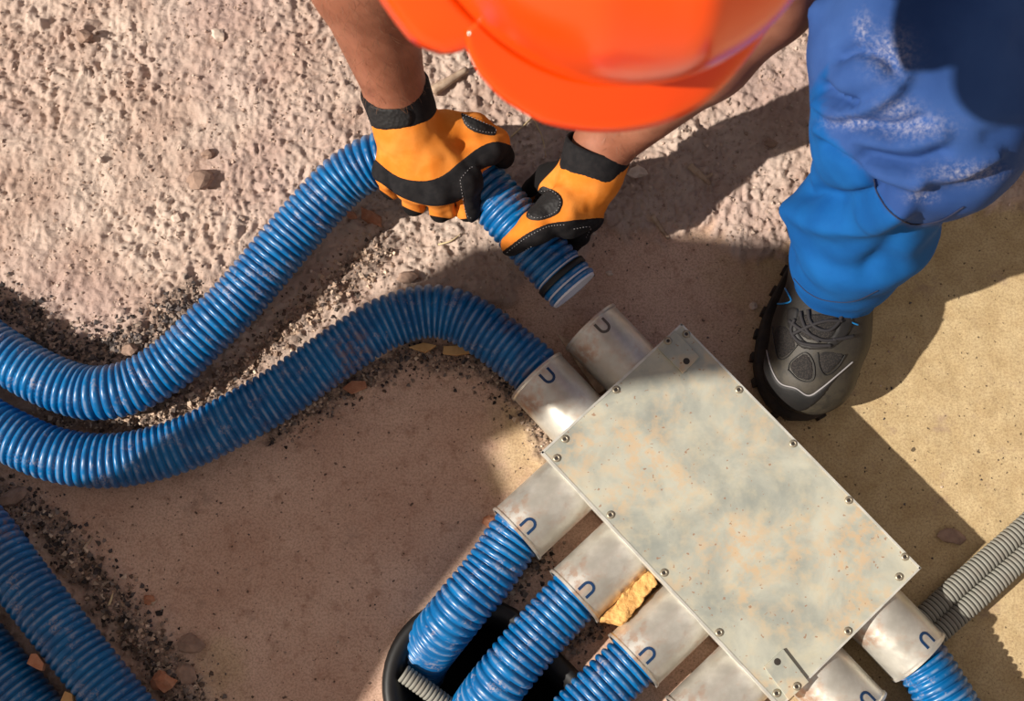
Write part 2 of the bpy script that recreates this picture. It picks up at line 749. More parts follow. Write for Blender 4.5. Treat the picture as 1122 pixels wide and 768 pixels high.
k = NT('orange_glove_suede')
oc = k.mix(k.ramp(k.noise(40, 4), 0.35, 0.7), srgb(218, 124, 40), srgb(232, 144, 62))
oc = k.mix(k.ramp(k.noise(18, 3), 0.62, 0.75, 0, 0.4), oc, srgb(194, 102, 30))
palm = k.ramp(k.attr('palm'), -0.02, 0.02)
k.base(k.mix(palm, oc, srgb(24, 22, 22))).rough(0.9).spec(0.15)
k.bump(k.noise(900, 3), 0.3, 0.0006)
M['glove'] = k.m
M['glove_black'] = simple('black_glove_fabric', srgb(24, 23, 25), 0.85, srgb(34, 32, 33), 120, bump=0.3, bscale=900, bdist=0.0006, spec=0.2)
k = NT('quilted_black_pad')
w = k.n('ShaderNodeTexVoronoi')
w.inputs['Scale'].default_value = 260
k.l(k.tc, w.inputs['Vector'])
k.base(srgb(22, 20, 20)).rough(0.7)
k.bump(w.outputs['Distance'], 0.6, 0.001)
M['pad'] = k.m
M['thread'] = simple('pale_thread', srgb(150, 146, 146), 0.8)
M['thread_dark'] = simple('dark_thread', srgb(30, 34, 60), 0.8)

k = NT('blue_work_trousers')
bc = k.mix(k.ramp(k.noise(12, 4), 0.3, 0.7), srgb(38, 68, 124), srgb(52, 84, 142))
bc = k.mix(k.attr('panel'), bc, k.mix(k.ramp(k.noise(20, 4), 0.3, 0.7), srgb(8, 76, 140), srgb(14, 88, 154)))
sc = k.math('MULTIPLY', k.math('MULTIPLY', k.attr('scuff'), 0.6), k.ramp(k.noise(260, 5, 0.75), 0.38, 0.70))
bc = k.mix(sc, bc, srgb(186, 182, 190))
k.base(bc).rough(0.85).spec(0.2)
wv = k.n('ShaderNodeTexWave')
wv.inputs['Scale'].default_value = 320
wv.inputs['Distortion'].default_value = 1.0
k.l(k.tc, wv.inputs['Vector'])
k.bump(wv.outputs['Fac'], 0.12, 0.0006)
M['trousers'] = k.m
M['shirt'] = simple('dark_tee_shirt', srgb(44, 50, 66), 0.9, srgb(56, 62, 80), 30)

k = NT('boot_leather')
bl = k.mix(k.ramp(k.noise(40, 4), 0.35, 0.7), srgb(20, 19, 18), srgb(31, 28, 27))
dustb = k.math('MULTIPLY', k.attr('dust'), k.ramp(k.noise(70, 5, 0.65), 0.3, 0.6, 0.35, 1.0))
k.base(k.mix(k.math('MULTIPLY', dustb, 0.3), bl, srgb(112, 102, 82))).rough(0.6)
k.bump(k.noise(500, 3), 0.25, 0.0006)
M['boot'] = k.m
M['boot_sole'] = simple('boot_rubber', srgb(34, 30, 28), 0.85, srgb(56, 46, 38), 60)
k = NT('boot_mesh')
w = k.n('ShaderNodeTexVoronoi')
w.inputs['Scale'].default_value = 700
k.l(k.tc, w.inputs['Vector'])
k.base(k.mix(k.ramp(w.outputs['Distance'], 0.2, 0.6), srgb(52, 46, 42), srgb(24, 21, 20))).rough(0.9)
M['boot_mesh'] = k.m
M['lace'] = simple('black_lace', srgb(34, 31, 33), 0.8)
M['boot_accent'] = simple('boot_blue_accent', srgb(16, 128, 196), 0.6)
M['boot_overlay'] = simple('boot_overlay', srgb(22, 20, 19), 0.6, srgb(34, 31, 29), 60)

# ------------------------------------------------------------------ ground
DIRT_EDGE = [(-400, 420), (-60, 440), (0, 462), (150, 480), (260, 458), (330, 425), (400, 392), (470, 372), (540, 345), (600, 292), (655, 258), (720, 262),
             (790, 262), (830, 290), (870, 280), (920, 262), (1000, 250), (1060, 238), (1122, 226), (1600, 190), (1600, -2500), (-2500, -2500), (-2500, 420)]
GRIT = [  # blackish gravel strips
    ([(-40, 325), (30, 345), (90, 388), (170, 372), (215, 330)], 26),
    ([(60, 452), (150, 468), (240, 430), (330, 350), (420, 275)], 22),
    ([(300, 470), (380, 425), (450, 388), (520, 398), (575, 440), (600, 490)], 20),
    ([(0, 540), (70, 590), (130, 660), (190, 740), (230, 800)], 26),
    ([(600, 600), (560, 650), (530, 690)], 14),
    ([(660, 680), (610, 730)], 12),
]
SLEEVE_A, SLEEVE_B, SLEEVE_R = P(514, 749, 0)[:2], P(645, 890, 0)[:2], 0.082


def sleeve_sd(xy):
    return line_d(xy, [SLEEVE_A, SLEEVE_B]) - SLEEVE_R


def ground_fields(XY):
    p3 = np.c_[XY, np.zeros(len(XY))]
    V = np.c_[XY, np.zeros(len(XY))]
    # pixel frame only sets the outlines of the dirt on the slab (seen from above)
    Q = topx(V)
    far = (np.abs(XY[:, 0]) > 1.2) | (XY[:, 1] < -0.5)
    wob = 16 * fbm(p3 * 22, 3) + 7 * pnoise(p3 * 90)
    sd = poly_sd(Q, DIRT_EDGE) + wob
    sd[far & (XY[:, 1] < 0.6)] = -200
    sd[(XY[:, 1] > 1.0)] = 200
    dirt = smooth(sd, -6, 14)
    g = np.zeros(len(XY))
    for pts, w in GRIT:
        d = line_d(Q, pts) + 0.6 * wob
        g = np.maximum(g, smooth(-d, -w, -w * 0.2))
    g[far] = 0
    mound = smooth(poly_sd(Q, [(-80, 520), (60, 560), (150, 640), (215, 700), (250, 800), (100, 850), (-100, 700)]) + wob, -10, 30)
    mound[far] = 0
    n1 = fbm(p3 * 28, 3)
    n2 = fbm(p3 * 95 + 7, 3, 0.6)
    n3 = np.abs(pnoise(p3 * 60 + 3))
    n5 = fbm(p3 * 190 + 4, 2, 0.7)
    warp = p3 + 0.006 * np.stack([pnoise(p3 * 40 + 9), pnoise(p3 * 40 + 21), 0 * n1], 1)
    b1 = np.abs(pnoise(warp * 62 + 5)) - 0.2
    b2 = np.abs(pnoise(warp * 140 + 2)) - 0.2
    patch = 0.45 + 0.85 * smooth(pnoise(p3 * 7 + 31), -0.35, 0.35)
    n4 = pnoise(p3 * 240 + 1) * (0.5 + pnoise(p3 * 20))
    z = dirt * (0.007 + 0.0036 * n1 + 0.0014 * n2 + patch * (0.0062 * b1 + 0.0042 * b2) + 0.0016 * n4 + 0.0011 * n5 + 0.004 * smooth(sd, 0, 60))
    z += (1 - dirt) * (0.0006 * n1 + 0.0003 * n2)
    z += g * (0.003 + 0.0035 * n2 + 0.003 * n1)
    z += mound * (0.006 + 0.006 * n1 + 0.0025 * n2 + 0.006 * b1 + 0.004 * b2)
    edge = np.maximum.reduce([np.abs(XY[:, 0] - .02) - .62, XY[:, 1] - .77, -.15 - XY[:, 1]])
    z = z * smooth(-edge, -.06, .0) + .006 * dirt * smooth(edge, .0, .06)
    sand = smooth(XY[:, 0] + 0.03 * n1, 0.17, 0.34) * (1 - dirt)
    sand = np.maximum(sand, 0.75 * smooth(-np.hypot(Q[:, 0] - 585, Q[:, 1] - 490) + 1.2 * wob, -75, -30) * (1 - far))
    sand = np.maximum(sand, 0.45 * smooth(-np.hypot(Q[:, 0] - 240, Q[:, 1] - 735) + 1.5 * wob, -60, -10) * (1 - far))
    return z, np.maximum(dirt, 0.7 * mound), g * 0.8, sand


def axis_coords(lo, hi, step, far):
    a = np.arange(lo, hi, step)
    grow = [0.01]
    while sum(grow) < far:
        grow.append(grow[-1] * 1.5)
    g = np.cumsum(grow)
    return np.concatenate([lo - g[::-1], a, a[-1] + g])


gx = axis_coords(-0.62, 0.66, 0.0018, 6)
gy = axis_coords(-0.17, 0.79, 0.0018, 6)
XX, YY = np.meshgrid(gx, gy, indexing='ij')
XY = np.c_[XX.ravel(), YY.ravel()]
gz, g_dirt, g_grit, g_sand = ground_fields(XY)
gi = np.arange(len(XY)).reshape(XX.shape)
GQ = np.stack([gi[:-1, :-1], gi[1:, :-1], gi[1:, 1:], gi[:-1, 1:]], -1).reshape(-1, 4)
GZ = gz.reshape(XX.shape)
hole = sleeve_sd(XY) < -0.004
GQ = GQ[~hole[GQ].any(1)]
gme = np_mesh('ground', np.c_[XY, gz], GQ, dict(dirt=g_dirt, grit=g_grit, sand=g_sand))
ground = link('ground', gme, M['ground'], origin=(0, 0, 0))
ground['kind'] = 'structure'
ground['label'] = 'rough beige dirt and dusty brown concrete ground'


def gz_at(x, y):
    i = np.clip(np.searchsorted(gx, x), 1, len(gx) - 1)
    j = np.clip(np.searchsorted(gy, y), 1, len(gy) - 1)
    return GZ[i, j]


# ------------------------------------------------------------------ black floor sleeve the ducts drop into
def stadium(a, b, r, n=28):
    d = (b - a) / np.linalg.norm(b - a)
    t0 = math.atan2(d[1], d[0])
    pts = [b + r * np.array([math.cos(t0 - math.pi / 2 + math.pi * k / n), math.sin(t0 - math.pi / 2 + math.pi * k / n)]) for k in range(n + 1)]
    pts += [a + r * np.array([math.cos(t0 + math.pi / 2 + math.pi * k / n), math.sin(t0 + math.pi / 2 + math.pi * k / n)]) for k in range(n + 1)]
    return np.array(pts)


prof = [(0.006, 0.0), (0.004, 0.009), (0.0, 0.013), (-0.006, 0.012), (-0.012, 0.006), (-0.017, -0.01), (-0.020, -0.06), (-0.022, -0.26)]
mb = MB()
rings = [np.c_[stadium(SLEEVE_A, SLEEVE_B, SLEEVE_R + dr), np.full(58, z)] for dr, z in prof]
n = 58
F = []
for i in range(len(rings) - 1):
    F += [(i * n + k, i * n + (k + 1) % n, (i + 1) * n + (k + 1) % n, (i + 1) * n + k) for k in range(n)]
F.append(tuple(range((len(rings) - 1) * n, len(rings) * n)))
mb.add(np.vstack(rings), F)
sl = mb.build('floor_sleeve', M['black_plastic'], flat=False)
tag(sl, 'black plastic rounded sleeve sunk in the ground where blue ducts drop down', 'floor sleeve')


# ------------------------------------------------------------------ corrugated ducts
DUCT_R, PITCH = 0.0285, 0.0080


def corrugated(path, R, pitch, depth, sides=30, per=8, open_end=False):
    dense = resample(catmull(path, 24), pitch / per)
    T, N, B = frames(dense)
    u = (np.arange(len(dense)) / per) % 1.0
    prof = np.abs(np.sin(np.pi * u)) ** 0.55
    r = R - depth * (1 - prof)
    th = np.linspace(0, 2 * np.pi, sides, endpoint=False)
    ring = np.cos(th)[None, :, None] * N[:, None, :] + np.sin(th)[None, :, None] * B[:, None, :]
    V = (dense[:, None, :] + r[:, None, None] * ring).reshape(-1, 3)
    i = np.arange(len(dense) - 1)[:, None] * sides
    kk = np.arange(sides)[None, :]
    k2 = (kk + 1) % sides
    F = np.stack([i + kk, i + k2, i + sides + k2, i + sides + kk], -1).reshape(-1, 4)
    return V, F, np.repeat(prof, sides), dense


def duct(name, pix, label, R=DUCT_R, pitch=PITCH, depth=0.0042, m='duct', sides=30, group=None, cat='duct'):
    path = np.array([P(*q) for q in pix])
    V, F, ridge, dense = corrugated(path, R, pitch, depth, sides)
    me = np_mesh(name, V, F[:, ::-1] if False else F, dict(ridge=ridge))
    bm = bmesh.new()
    bm.from_mesh(me)
    bmesh.ops.recalc_face_normals(bm, faces=bm.faces)
    bm.to_mesh(me)
    bm.free()
    root = empty(name, (dense[len(dense) // 2][0], dense[len(dense) // 2][1], min(dense[:, 2].min() - R, 0.05)))
    link('corrugated_hose', me, M[m], root)
    tag(root, label, cat, group)
    return root, dense


HELD = [(-260, 330, .036), (-160, 325, .036), (-60, 349, .036), (0, 387, .036), (45, 413, .037), (85, 428, .038), (115, 430, .041), (150, 421, .041), (190, 396, .042), (228, 360, .045),
        (266, 322, .047), (318, 260, .054), (366, 207, .066), (391, 187, .073), (414, 175, .079), (445, 168, .084), (475, 170, .086), (503, 184, .086),
        (530, 206, .085), (562, 241, .083), (595, 279, .080), (629, 318, .077)]
hose_a, dA = duct('held_duct', HELD, 'long blue corrugated duct held by gloved hands, loose end above the box')
# open end: cuff lining and black tape clamp
axA = (dA[-1] - dA[-8])
axA /= np.linalg.norm(axA)
mb = MB()
mb.lathe(dA[-1], axA, [(-0.03, 0.0235), (0.0005, 0.0235), (0.0012, 0.0262), (-0.001, 0.0268), (-0.03, 0.0262)], 36)
mb.build('white_lining', M['duct_lining'], hose_a, flat=False)
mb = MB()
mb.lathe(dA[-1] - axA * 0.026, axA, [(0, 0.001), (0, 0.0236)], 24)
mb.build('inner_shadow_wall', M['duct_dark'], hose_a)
mb = MB()
mb.lathe(dA[-1] - axA * 0.0185, axA, [(-0.0035, 0.0262), (-0.003, 0.0290), (0.003, 0.0290), (0.0035, 0.0262)], 40)
o = mb.build('rubber_ring', M['black_plastic'], hose_a, flat=False)
o['label'] = 'black rubber seal ring'

duct('arched_duct', [(-260, 420, .034), (-150, 410, .034), (-60, 438, .034), (0, 472, .034), (57, 497, .034), (115, 505, .033), (172, 496, .033), (225, 476, .034), (295, 438, .035),
                     (342, 406, .036), (390, 373, .036), (420, 355, .036), (450, 344, .036), (478, 341, .036), (503, 347, .036), (530, 362, .036), (557, 382, .036),
                     (585, 405, .036), (612, 434, .036)],
     'blue corrugated duct arching across the dirt into a metal collar')
duct('loose_duct', [(-300, 535, .045), (-180, 520, .045), (-100, 525, .045), (-30, 569, .050), (30, 645, .052), (90, 721, .052), (146, 791, .05), (200, 865, .045)],
     'blue corrugated duct lying diagonally along gravel in shade, on top of another')
duct('loose_duct', [(-330, 560, .031), (-200, 570, .031), (-110, 606, .031), (-50, 672, .031), (15, 752, .031), (80, 832, .031), (140, 905, .031)],
     'blue corrugated duct half hidden under another in the lower corner')

# ------------------------------------------------------------------ metal distribution box
HB = 0.075
cT, cR, cL, cB = P(745, 353, HB), P(1005, 618, HB), P(595, 497, HB), P(859, 780, HB)
C0 = (cT + cR + cL + cB) / 4
U = (cR - cT) + (cB - cL)
U /= np.linalg.norm(U)
W = np.array([-U[1], U[0], 0]) * -1.0
if W @ (cL - cT) < 0:
    W = -W
LU = 0.25 * (np.linalg.norm(cR - cT) + np.linalg.norm(cB - cL))
LW = 0.25 * (np.linalg.norm(cL - cT) + np.linalg.norm(cB - cR))
Z = np.array([0, 0, 1.0])


def uw(px, py, z=HB):
    d = P(px, py, z) - C0
    return d @ U, d @ W


def B3(u, w, z):
    return np.array([C0[0], C0[1], 0]) + U * u + W * w + Z * z


box = empty('distribution_box', (C0[0], C0[1], 0))
tag(box, 'flat galvanised metal duct manifold box with screwed lid and round collars', 'metal box')
mb = MB()
mb.box(B3(0, 0, (HB - 0.004) / 2 + 0.001), U * (LU - 0.006), W * (LW - 0.006), Z * ((HB - 0.006) / 2))
mb.build('body', M['edge_metal'], box, bevel=0.001)
mb = MB()
mb.box(B3(0, 0, HB - 0.0010), U * LU, W * LW, Z * 0.0010)
lid = mb.build('lid', M['lid'], box, bevel=0.0004)
for u0, w0, hu, hw in ((0, LW - 0.0008, LU, 0.0012), (0, -LW + 0.0008, LU, 0.0010), (-LU + 0.0008, 0, 0.0012, LW), (LU - 0.0008, 0, 0.0010, LW)):
    mb = MB()
    mb.box(B3(u0, w0, HB - 0.0065), U * hu, W * hw, Z * 0.0069)
    mb.build('lid_flange', M['edge_metal'], lid)
screws = [(752, 366), (732, 373.5), (675, 427), (619, 481), (610, 502), (669, 564), (727.6, 627.5), (788, 693), (851, 759.5), (809.6, 427), (869, 486),
          (930, 548), (991.5, 610), (985, 632), (929, 691.5), (873, 752)]


def screw(px, py, zt, par):
    u, w = uw(px, py, zt)
    c = B3(u, w, zt)
    mb = MB()
    mb.lathe(c, Z, [(-0.001, 0.0041), (0.0006, 0.0041), (0.0015, 0.0032), (0.0018, 0.0022), (0.0012, 0.0018), (0.0010, 0.0001)], 14)
    s = mb.build('screw', M['screw'], par, flat=False)
    mb = MB()
    mb.lathe(c + Z * 0.00125, Z, [(0, 0.0018), (0.0001, 0.0001)], 6)
    mb.build('socket', M['socket'], s)


for i, (sx, sy) in enumerate(screws):
    on_plate = (sx, sy) in ((732, 373.5), (873, 752))
    screw(sx, sy, HB + (0.0032 if on_plate else 0.0), lid)
for poly, hx in (([(720, 381), (740, 362.6), (766.5, 391), (748.5, 409)], (752, 396)), ([(837, 730.5), (858, 711), (886, 747), (864, 767)], (851.6, 725))):
    q = np.array([P(a, b, HB + 0.002) for a, b in poly])
    mb = MB()
    mb.prism(q, HB - 0.0002, HB + 0.0032)
    br = mb.build('corner_bracket', M['lid'], lid, bevel=0.0003)
    u, w = uw(hx[0], hx[1], HB + 0.002)
    mb = MB()
    mb.lathe(B3(u, w, HB + 0.0033), Z, [(0, 0.0034), (0.0001, 0.0001)], 16)
    mb.build('bolt_hole', M['socket'], br)

COL_R, COL_Z = 0.0335, 0.0362


def collar(base, axis, length, slot_m='slot', slot_at=0.013, slot_tilt=0.0):
    axis = np.asarray(axis, float)
    mb = MB()
    mb.lathe(base, axis, [(0.0, COL_R), (length - 0.004, COL_R), (length - 0.0025, COL_R + 0.0012), (length, COL_R + 0.0012), (length, COL_R - 0.0008),
                          (0.0, COL_R - 0.0008)], 56)
    co = mb.build('collar', M['collar'], box, flat=False)
    m_ = co.modifiers.new('edges', 'EDGE_SPLIT')
    m_.split_angle = math.radians(35)
    # U-shaped stamped slot near the mouth, arch toward the box
    side = np.cross(axis, Z)
    pts = []
    hw, ln = 0.0054, 0.0135
    for s, a in [(0, -1), (-0.5 * (ln - hw), -1), (-(ln - hw), -1)]:
        pts.append((s, a * hw))
    for kq in range(1, 8):
        t = math.pi * kq / 8
        pts.append((-(ln - hw) - hw * math.sin(t), -hw * math.cos(t)))
    for s in (-(ln - hw), -0.5 * (ln - hw), 0):
        pts.append((s, hw))
    pts = np.array(pts)
    s0 = length - slot_at + ln / 2

    def lay(sv, tv, r):
        ang = tv / COL_R + slot_tilt
        return base + axis * (s0 + sv) + r * (math.cos(ang) * Z + math.sin(ang) * side)
    V, F = [], []
    for i, q in enumerate(pts):
        a = pts[max(i - 1, 0)]
        b = pts[min(i + 1, len(pts) - 1)]
        d = (b - a) / np.linalg.norm(b - a)
        nrm = np.array([-d[1], d[0]]) * 0.0014
        for sgn in (-1, 1):
            e = q + sgn * nrm
            V.append(lay(e[0], e[1], COL_R + 0.0004))
            V.append(lay(e[0], e[1], COL_R - 0.0006))
    for i in range(len(pts) - 1):
        a, b = 4 * i, 4 * (i + 1)
        F += [(a, a + 2, b + 2, b), (a + 1, b + 1, b + 3, a + 3), (a, b, b + 1, a + 1), (a + 2, a + 3, b + 3, b + 2)]
    sm = MB().add(V, F)
    sm.build('stamped_slot', M[slot_m], co)
    return co


def edge_pt(px, py, side):
    u, w = uw(px, py, COL_Z + 0.02)
    if side == 'W':
        return B3(u, LW - 0.007, COL_Z)
    if side == 'NU':
        return B3(-LU + 0.007, w, COL_Z)
    return B3(LU - 0.007, w, COL_Z)


sw_base = [edge_pt(*q, 'W') for q in ((620, 533), (685, 600), (751, 670), (816, 738))]
for bpt in sw_base:
    collar(bpt, W, 0.078, slot_tilt=-0.12)
nw_base = [edge_pt(635, 457, 'NU'), edge_pt(693, 400, 'NU')]
collar(nw_base[0], -U, 0.073, slot_tilt=0.1)
collar(nw_base[1], -U, 0.073, 'slot_light', slot_tilt=0.1)
se_base = [edge_pt(973, 679, 'SU'), edge_pt(908, 743, 'SU')]
for bpt in se_base:
    collar(bpt, U, 0.072, slot_tilt=-0.35)


def stub(base, ax, ln, *rest):
    """Pixel path that starts inside a collar."""
    return [tuple(topx((base + ax * (ln - 0.03))[None])[0]) + (COL_Z,), tuple(topx((base + ax * ln)[None])[0]) + (COL_Z,)] + list(rest)


duct('drop_duct', stub(sw_base[0], W, .078, (536, 628, .036), (508, 662, .033), (488, 687, .020), (474, 705, -.006), (465, 719, -.045), (461, 730, -.10), (461, 735, -.18)),
     'blue corrugated duct from the outermost corner collar into the black sleeve', depth=.0040)
duct('drop_duct', stub(sw_base[1], W, .078, (586, 700, .036), (556, 736, .033), (536, 761, .020), (523, 779, -.006), (514, 793, -.045), (511, 803, -.10), (511, 808, -.18)),
     'blue corrugated duct from the second side collar, beside the ochre foam piece', depth=.0040)
duct('drop_duct', stub(sw_base[2], W, .078, (648, 768, .036), (608, 812, .034), (588, 838, .02), (580, 852, -.02), (577, 862, -.10), (577, 866, -.18)),
     'blue corrugated duct from the third side collar, cut by the picture edge', depth=.0040)
duct('drop_duct', stub(sw_base[3], W, .078, (704, 846, .036), (668, 884, .03), (650, 905, .01), (643, 915, -.03), (641, 922, -.10), (641, 926, -.18)),
     'blue corrugated duct just showing below the fourth side collar', depth=.0040)
duct('feed_duct', stub(se_base[0], U, .072, (1034, 762, .036), (1066, 815, .034), (1110, 890, .033), (1150, 960, .033)),
     'blue corrugated duct in the far end collar beside the grey conduits')
duct('feed_duct', stub(se_base[1], U, .072, (985, 830, .036), (1030, 895, .034), (1075, 975, .033)),
     'blue corrugated duct barely showing in the lower end collar')

# grey conduits
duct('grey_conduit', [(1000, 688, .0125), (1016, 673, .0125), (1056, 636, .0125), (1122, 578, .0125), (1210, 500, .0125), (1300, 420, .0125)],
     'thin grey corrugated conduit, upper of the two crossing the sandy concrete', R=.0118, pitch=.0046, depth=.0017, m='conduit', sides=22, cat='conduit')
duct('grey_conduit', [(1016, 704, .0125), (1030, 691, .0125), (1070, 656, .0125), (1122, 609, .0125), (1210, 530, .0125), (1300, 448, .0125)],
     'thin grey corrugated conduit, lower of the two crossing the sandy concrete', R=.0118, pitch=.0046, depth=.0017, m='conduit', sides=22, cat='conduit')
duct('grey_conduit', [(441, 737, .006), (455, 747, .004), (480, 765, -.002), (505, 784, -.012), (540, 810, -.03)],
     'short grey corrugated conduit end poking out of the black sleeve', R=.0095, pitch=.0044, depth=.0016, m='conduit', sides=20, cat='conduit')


# ------------------------------------------------------------------ stones, chips, sticks
def rock_mesh(size, seed, sub=2, squash=(1, 0.8, 0.6), rough=0.35):
    bm = bmesh.new()
    bmesh.ops.create_icosphere(bm, subdivisions=sub, radius=1)
    V = np.array([v.co[:] for v in bm.verts])
    F = [tuple(v.index for v in f.verts) for f in bm.faces]
    bm.free()
    V = V * (1 + 1.3 * rough * pnoise(V * 1.1 + seed * 7.1)[:, None] + 0.28 * pnoise(V * 2.4 + seed)[:, None])
    return V * np.array(squash) * size, F


def rock(px, py, size, name, m, label, seed, squash=(1, .8, .6), cat='stone', sink=0.35, rz=0.0, z=None, flat=True):
    V, F = rock_mesh(size, seed, 2, squash)
    ca, sa = math.cos(rz), math.sin(rz)
    V = V @ np.array([[ca, sa, 0], [-sa, ca, 0], [0, 0, 1]])
    p0 = P(px, py, 0.01)
    zz = gz_at(p0[0], p0[1]) if z is None else z
    p0 = P(px, py, zz)
    V = V + p0 + np.array([0, 0, -V[:, 2].min() * (1 - sink)])
    o = link(name, np_mesh(name, V, F, flat=flat), M[m])
    tag(o, label, cat)
    return o


rock(222, 199, .0145, 'stone', 'stone', 'largest brown stone on the sunlit rough dirt', 1, (1.0, .8, .7), rz=.4)
rock(94, 42, .0085, 'stone', 'stone', 'small brown stone near the top corner of the sunlit dirt', 2, (1, .9, .8))
rock(195, 240, .0062, 'pebble', 'stone_pale', 'small round pale pebble below the largest stone', 3, (1, .9, .7))
rock(228, 170, .0075, 'stone', 'stone', 'small stone just above the largest brown stone', 4)
rock(110, 176, .0040, 'pebble', 'stone_pale', 'tiny white pebble alone on the sunlit dirt', 5, (1, .9, .8))
rock(240, 39, .0085, 'stone', 'stone_pale', 'pale flat stone half buried near the top of the dirt', 6, (1, .9, .5))
rock(408, 240, .0105, 'brick_chip', 'brickchip', 'reddish brick chip on the dirt below the bare wristed glove', 7, (1.2, .7, .6), 'brick chip', rz=-.6)
rock(385, 236, .0060, 'brick_chip', 'brickchip', 'small dark brick chip beside the larger one', 8, (1.2, .7, .6), 'brick chip', rz=-.4)
rock(178, 746, .0110, 'brick_chip', 'brickchip', 'rounded reddish stone in the gravel beside the lower ducts', 9, (1.1, .9, .7), 'stone', rz=.3)
rock(204, 740, .0110, 'stone', 'stone', 'flat brown stone in gravel next to the reddish one', 10, (1, .9, .4))
rock(143, 384, .0080, 'stone', 'slate' if 'slate' in M else 'stone', 'angular grey stone resting against the held duct', 11, (1, .8, .7))
rock(164, 657, .0060, 'pebble', 'brickchip', 'small brown pebble on the edge of the gravel strip', 12)
rock(1043, 588, .0110, 'stone', 'stone', 'flat pointed stone in the shadow beyond the box corner', 13, (1.2, .7, .35), rz=-.2)
rock(536, 571, .0065, 'brick_chip', 'brickchip', 'brick crumb at the mouth of the outermost corner collar', 14, (1, .9, .6), 'brick chip')
rock(446, 305, .0090, 'stone', 'stone', 'dark stone behind the crest of the arched duct', 15, (1.3, .8, .6))
rock(825, 336, .0050, 'pebble', 'stone_pale', 'small pale pebble near the boot heel', 16, (1, .9, .7))
rock(668, 300, .0035, 'pebble', 'stone_pale', 'white crumb between duct end and empty collar', 17, (1, .8, .7))
rock(210, 706, .0130, 'stone', 'stone', 'knobbly clod of dirt at the end of the gravel strip', 18, (1.2, .7, .6))
rock(15, 545, .0120, 'stone', 'stone', 'knobbly clod between arched duct and lower ducts', 19, (1.3, .7, .6), rz=.5)
rock(577, 205, .0060, 'stone', 'stone', 'small dark stone behind the gripping glove', 20)
rock(698, 190, .0090, 'stone', 'stone_pale', 'pale clod in the rough dirt beside the forearm', 21, (1.2, .8, .6))
rock(845, 158, .0070, 'stone', 'stone', 'brown stone in dirt between forearm and trousers', 22)


def flake(name, pts, z, th, m, label, cat):
    q = np.array([P(a, b, z) for a, b in pts])
    mb = MB()
    mb.prism(q, z - th, z)
    o = mb.build(name, M[m], bevel=0.0004)
    tag(o, label, cat)
    return o


flake('brick_chip', [(29, 727), (34, 716), (40, 716), (48, 727), (46, 735), (40, 733)], .066, .008, 'brickchip', 'flat brick chip caught between the two lower ducts', 'brick chip')
flake('wood_chip', [(66, 768), (71, 757), (79, 760), (80, 772)], .066, .008, 'wood', 'tan wood chip caught between the lower ducts at the picture edge', 'wood chip')
flake('wood_splinter', [(448, 380), (464, 375), (478, 378), (466, 386)], .014, .006, 'wood', 'short pale wood splinter under the arched duct', 'wood')
flake('wood_splinter', [(486, 379), (506, 378), (516, 386), (500, 389), (485, 387)], .014, .006, 'wood', 'longer ochre wood splinter under the arched duct', 'wood')
flake('brick_chip', [(375, 425), (385, 417), (400, 417), (402, 424), (385, 431)], .012, .006, 'brickchip', 'reddish chip lying along the underside of the arched duct', 'brick chip')
flake('card_scrap', [(610, 366), (624, 372), (668, 424), (655, 432)], .020, .0025, 'wood_grey', 'pale card strip standing between the two upper collars', 'card')


def stick(pts, r, z, m, label, name='twig'):
    pp = []
    for a, b in pts:
        q = P(a, b, z)
        zz = max(gz_at(q[0], q[1]), 0) + r * 0.8
        pp.append(P(a, b, zz))
    path = catmull(np.array(pp), 5)
    mb = MB()
    rr = r * (1 - 0.45 * np.linspace(0, 1, len(path)))
    mb.tube(path, rr, 7)
    o = mb.build(name, M[m], flat=False)
    tag(o, label, 'twig')
    return o


stick([(715, 236), (724, 250), (733, 262)], .0032, .012, 'wood_grey', 'brown twig lying at the edge of the rough dirt')
stick([(756, 182), (768, 192), (778, 202)], .0042, .014, 'wood_grey', 'short thick pale stick in the rough dirt')
stick([(770, 196), (776, 194), (781, 190)], .0028, .014, 'wood_grey', 'stub branching from the short pale stick')
stick([(474, 100), (490, 90), (512, 76)], .0065, .014, 'wood_grey', 'thick weathered stick behind the gloved hand')
stick([(570, 100), (582, 125), (594, 150), (598, 172)], .0011, .016, 'straw', 'thin straw stalk behind the gripping glove')
stick([(560, 150), (590, 122), (596, 112)], .0010, .016, 'straw', 'thin crossing straw stalk below the helmet brim')
stick([(480, 268), (494, 264), (505, 256)], .0010, .012, 'straw', 'curled straw under the bare wristed glove')
stick([(119, 664), (122, 656), (124, 648)], .0014, .012, 'straw', 'tiny yellow straw beside the lower ducts')
stick([(92, 602), (97, 594), (101, 588)], .0022, .012, 'wood_grey', 'small pale stick at the gravel edge')
stick([(575, 205), (583, 208), (592, 207)], .0015, .012, 'wood_grey', 'dark root end behind the gripping glove')

# ochre foam between second and third collar
q = [(658, 679), (672, 664), (690, 645), (710.5, 626), (716, 630), (721, 640), (706, 655), (694, 672), (682, 683), (672, 681)]
lo2 = np.array([P(a, b, .055)[:2] for a, b in q])
fc = lo2.mean(0)


def foam_fn(p):
    sh = p.shape[:-1]
    Q = p[..., :2].reshape(-1, 2)
    s = -poly_sd(Q, lo2).reshape(sh)
    d = np.maximum(s, np.abs(p[..., 2] - 0.034) - 0.022)
    return d + 0.0016 * fbm(p * 160, 2) + 0.002 * pnoise(p * 60)


V, Q4 = nets(foam_fn, [lo2[:, 0].min() - .008, lo2[:, 1].min() - .008, 0.004], [lo2[:, 0].max() + .008, lo2[:, 1].max() + .008, .066], .0013)
o = link('foam_offcut', np_mesh('foam_offcut', V, Q4), M['foam'])
tag(o, 'crumbly ochre foam offcut wedged between two side collars', 'foam')

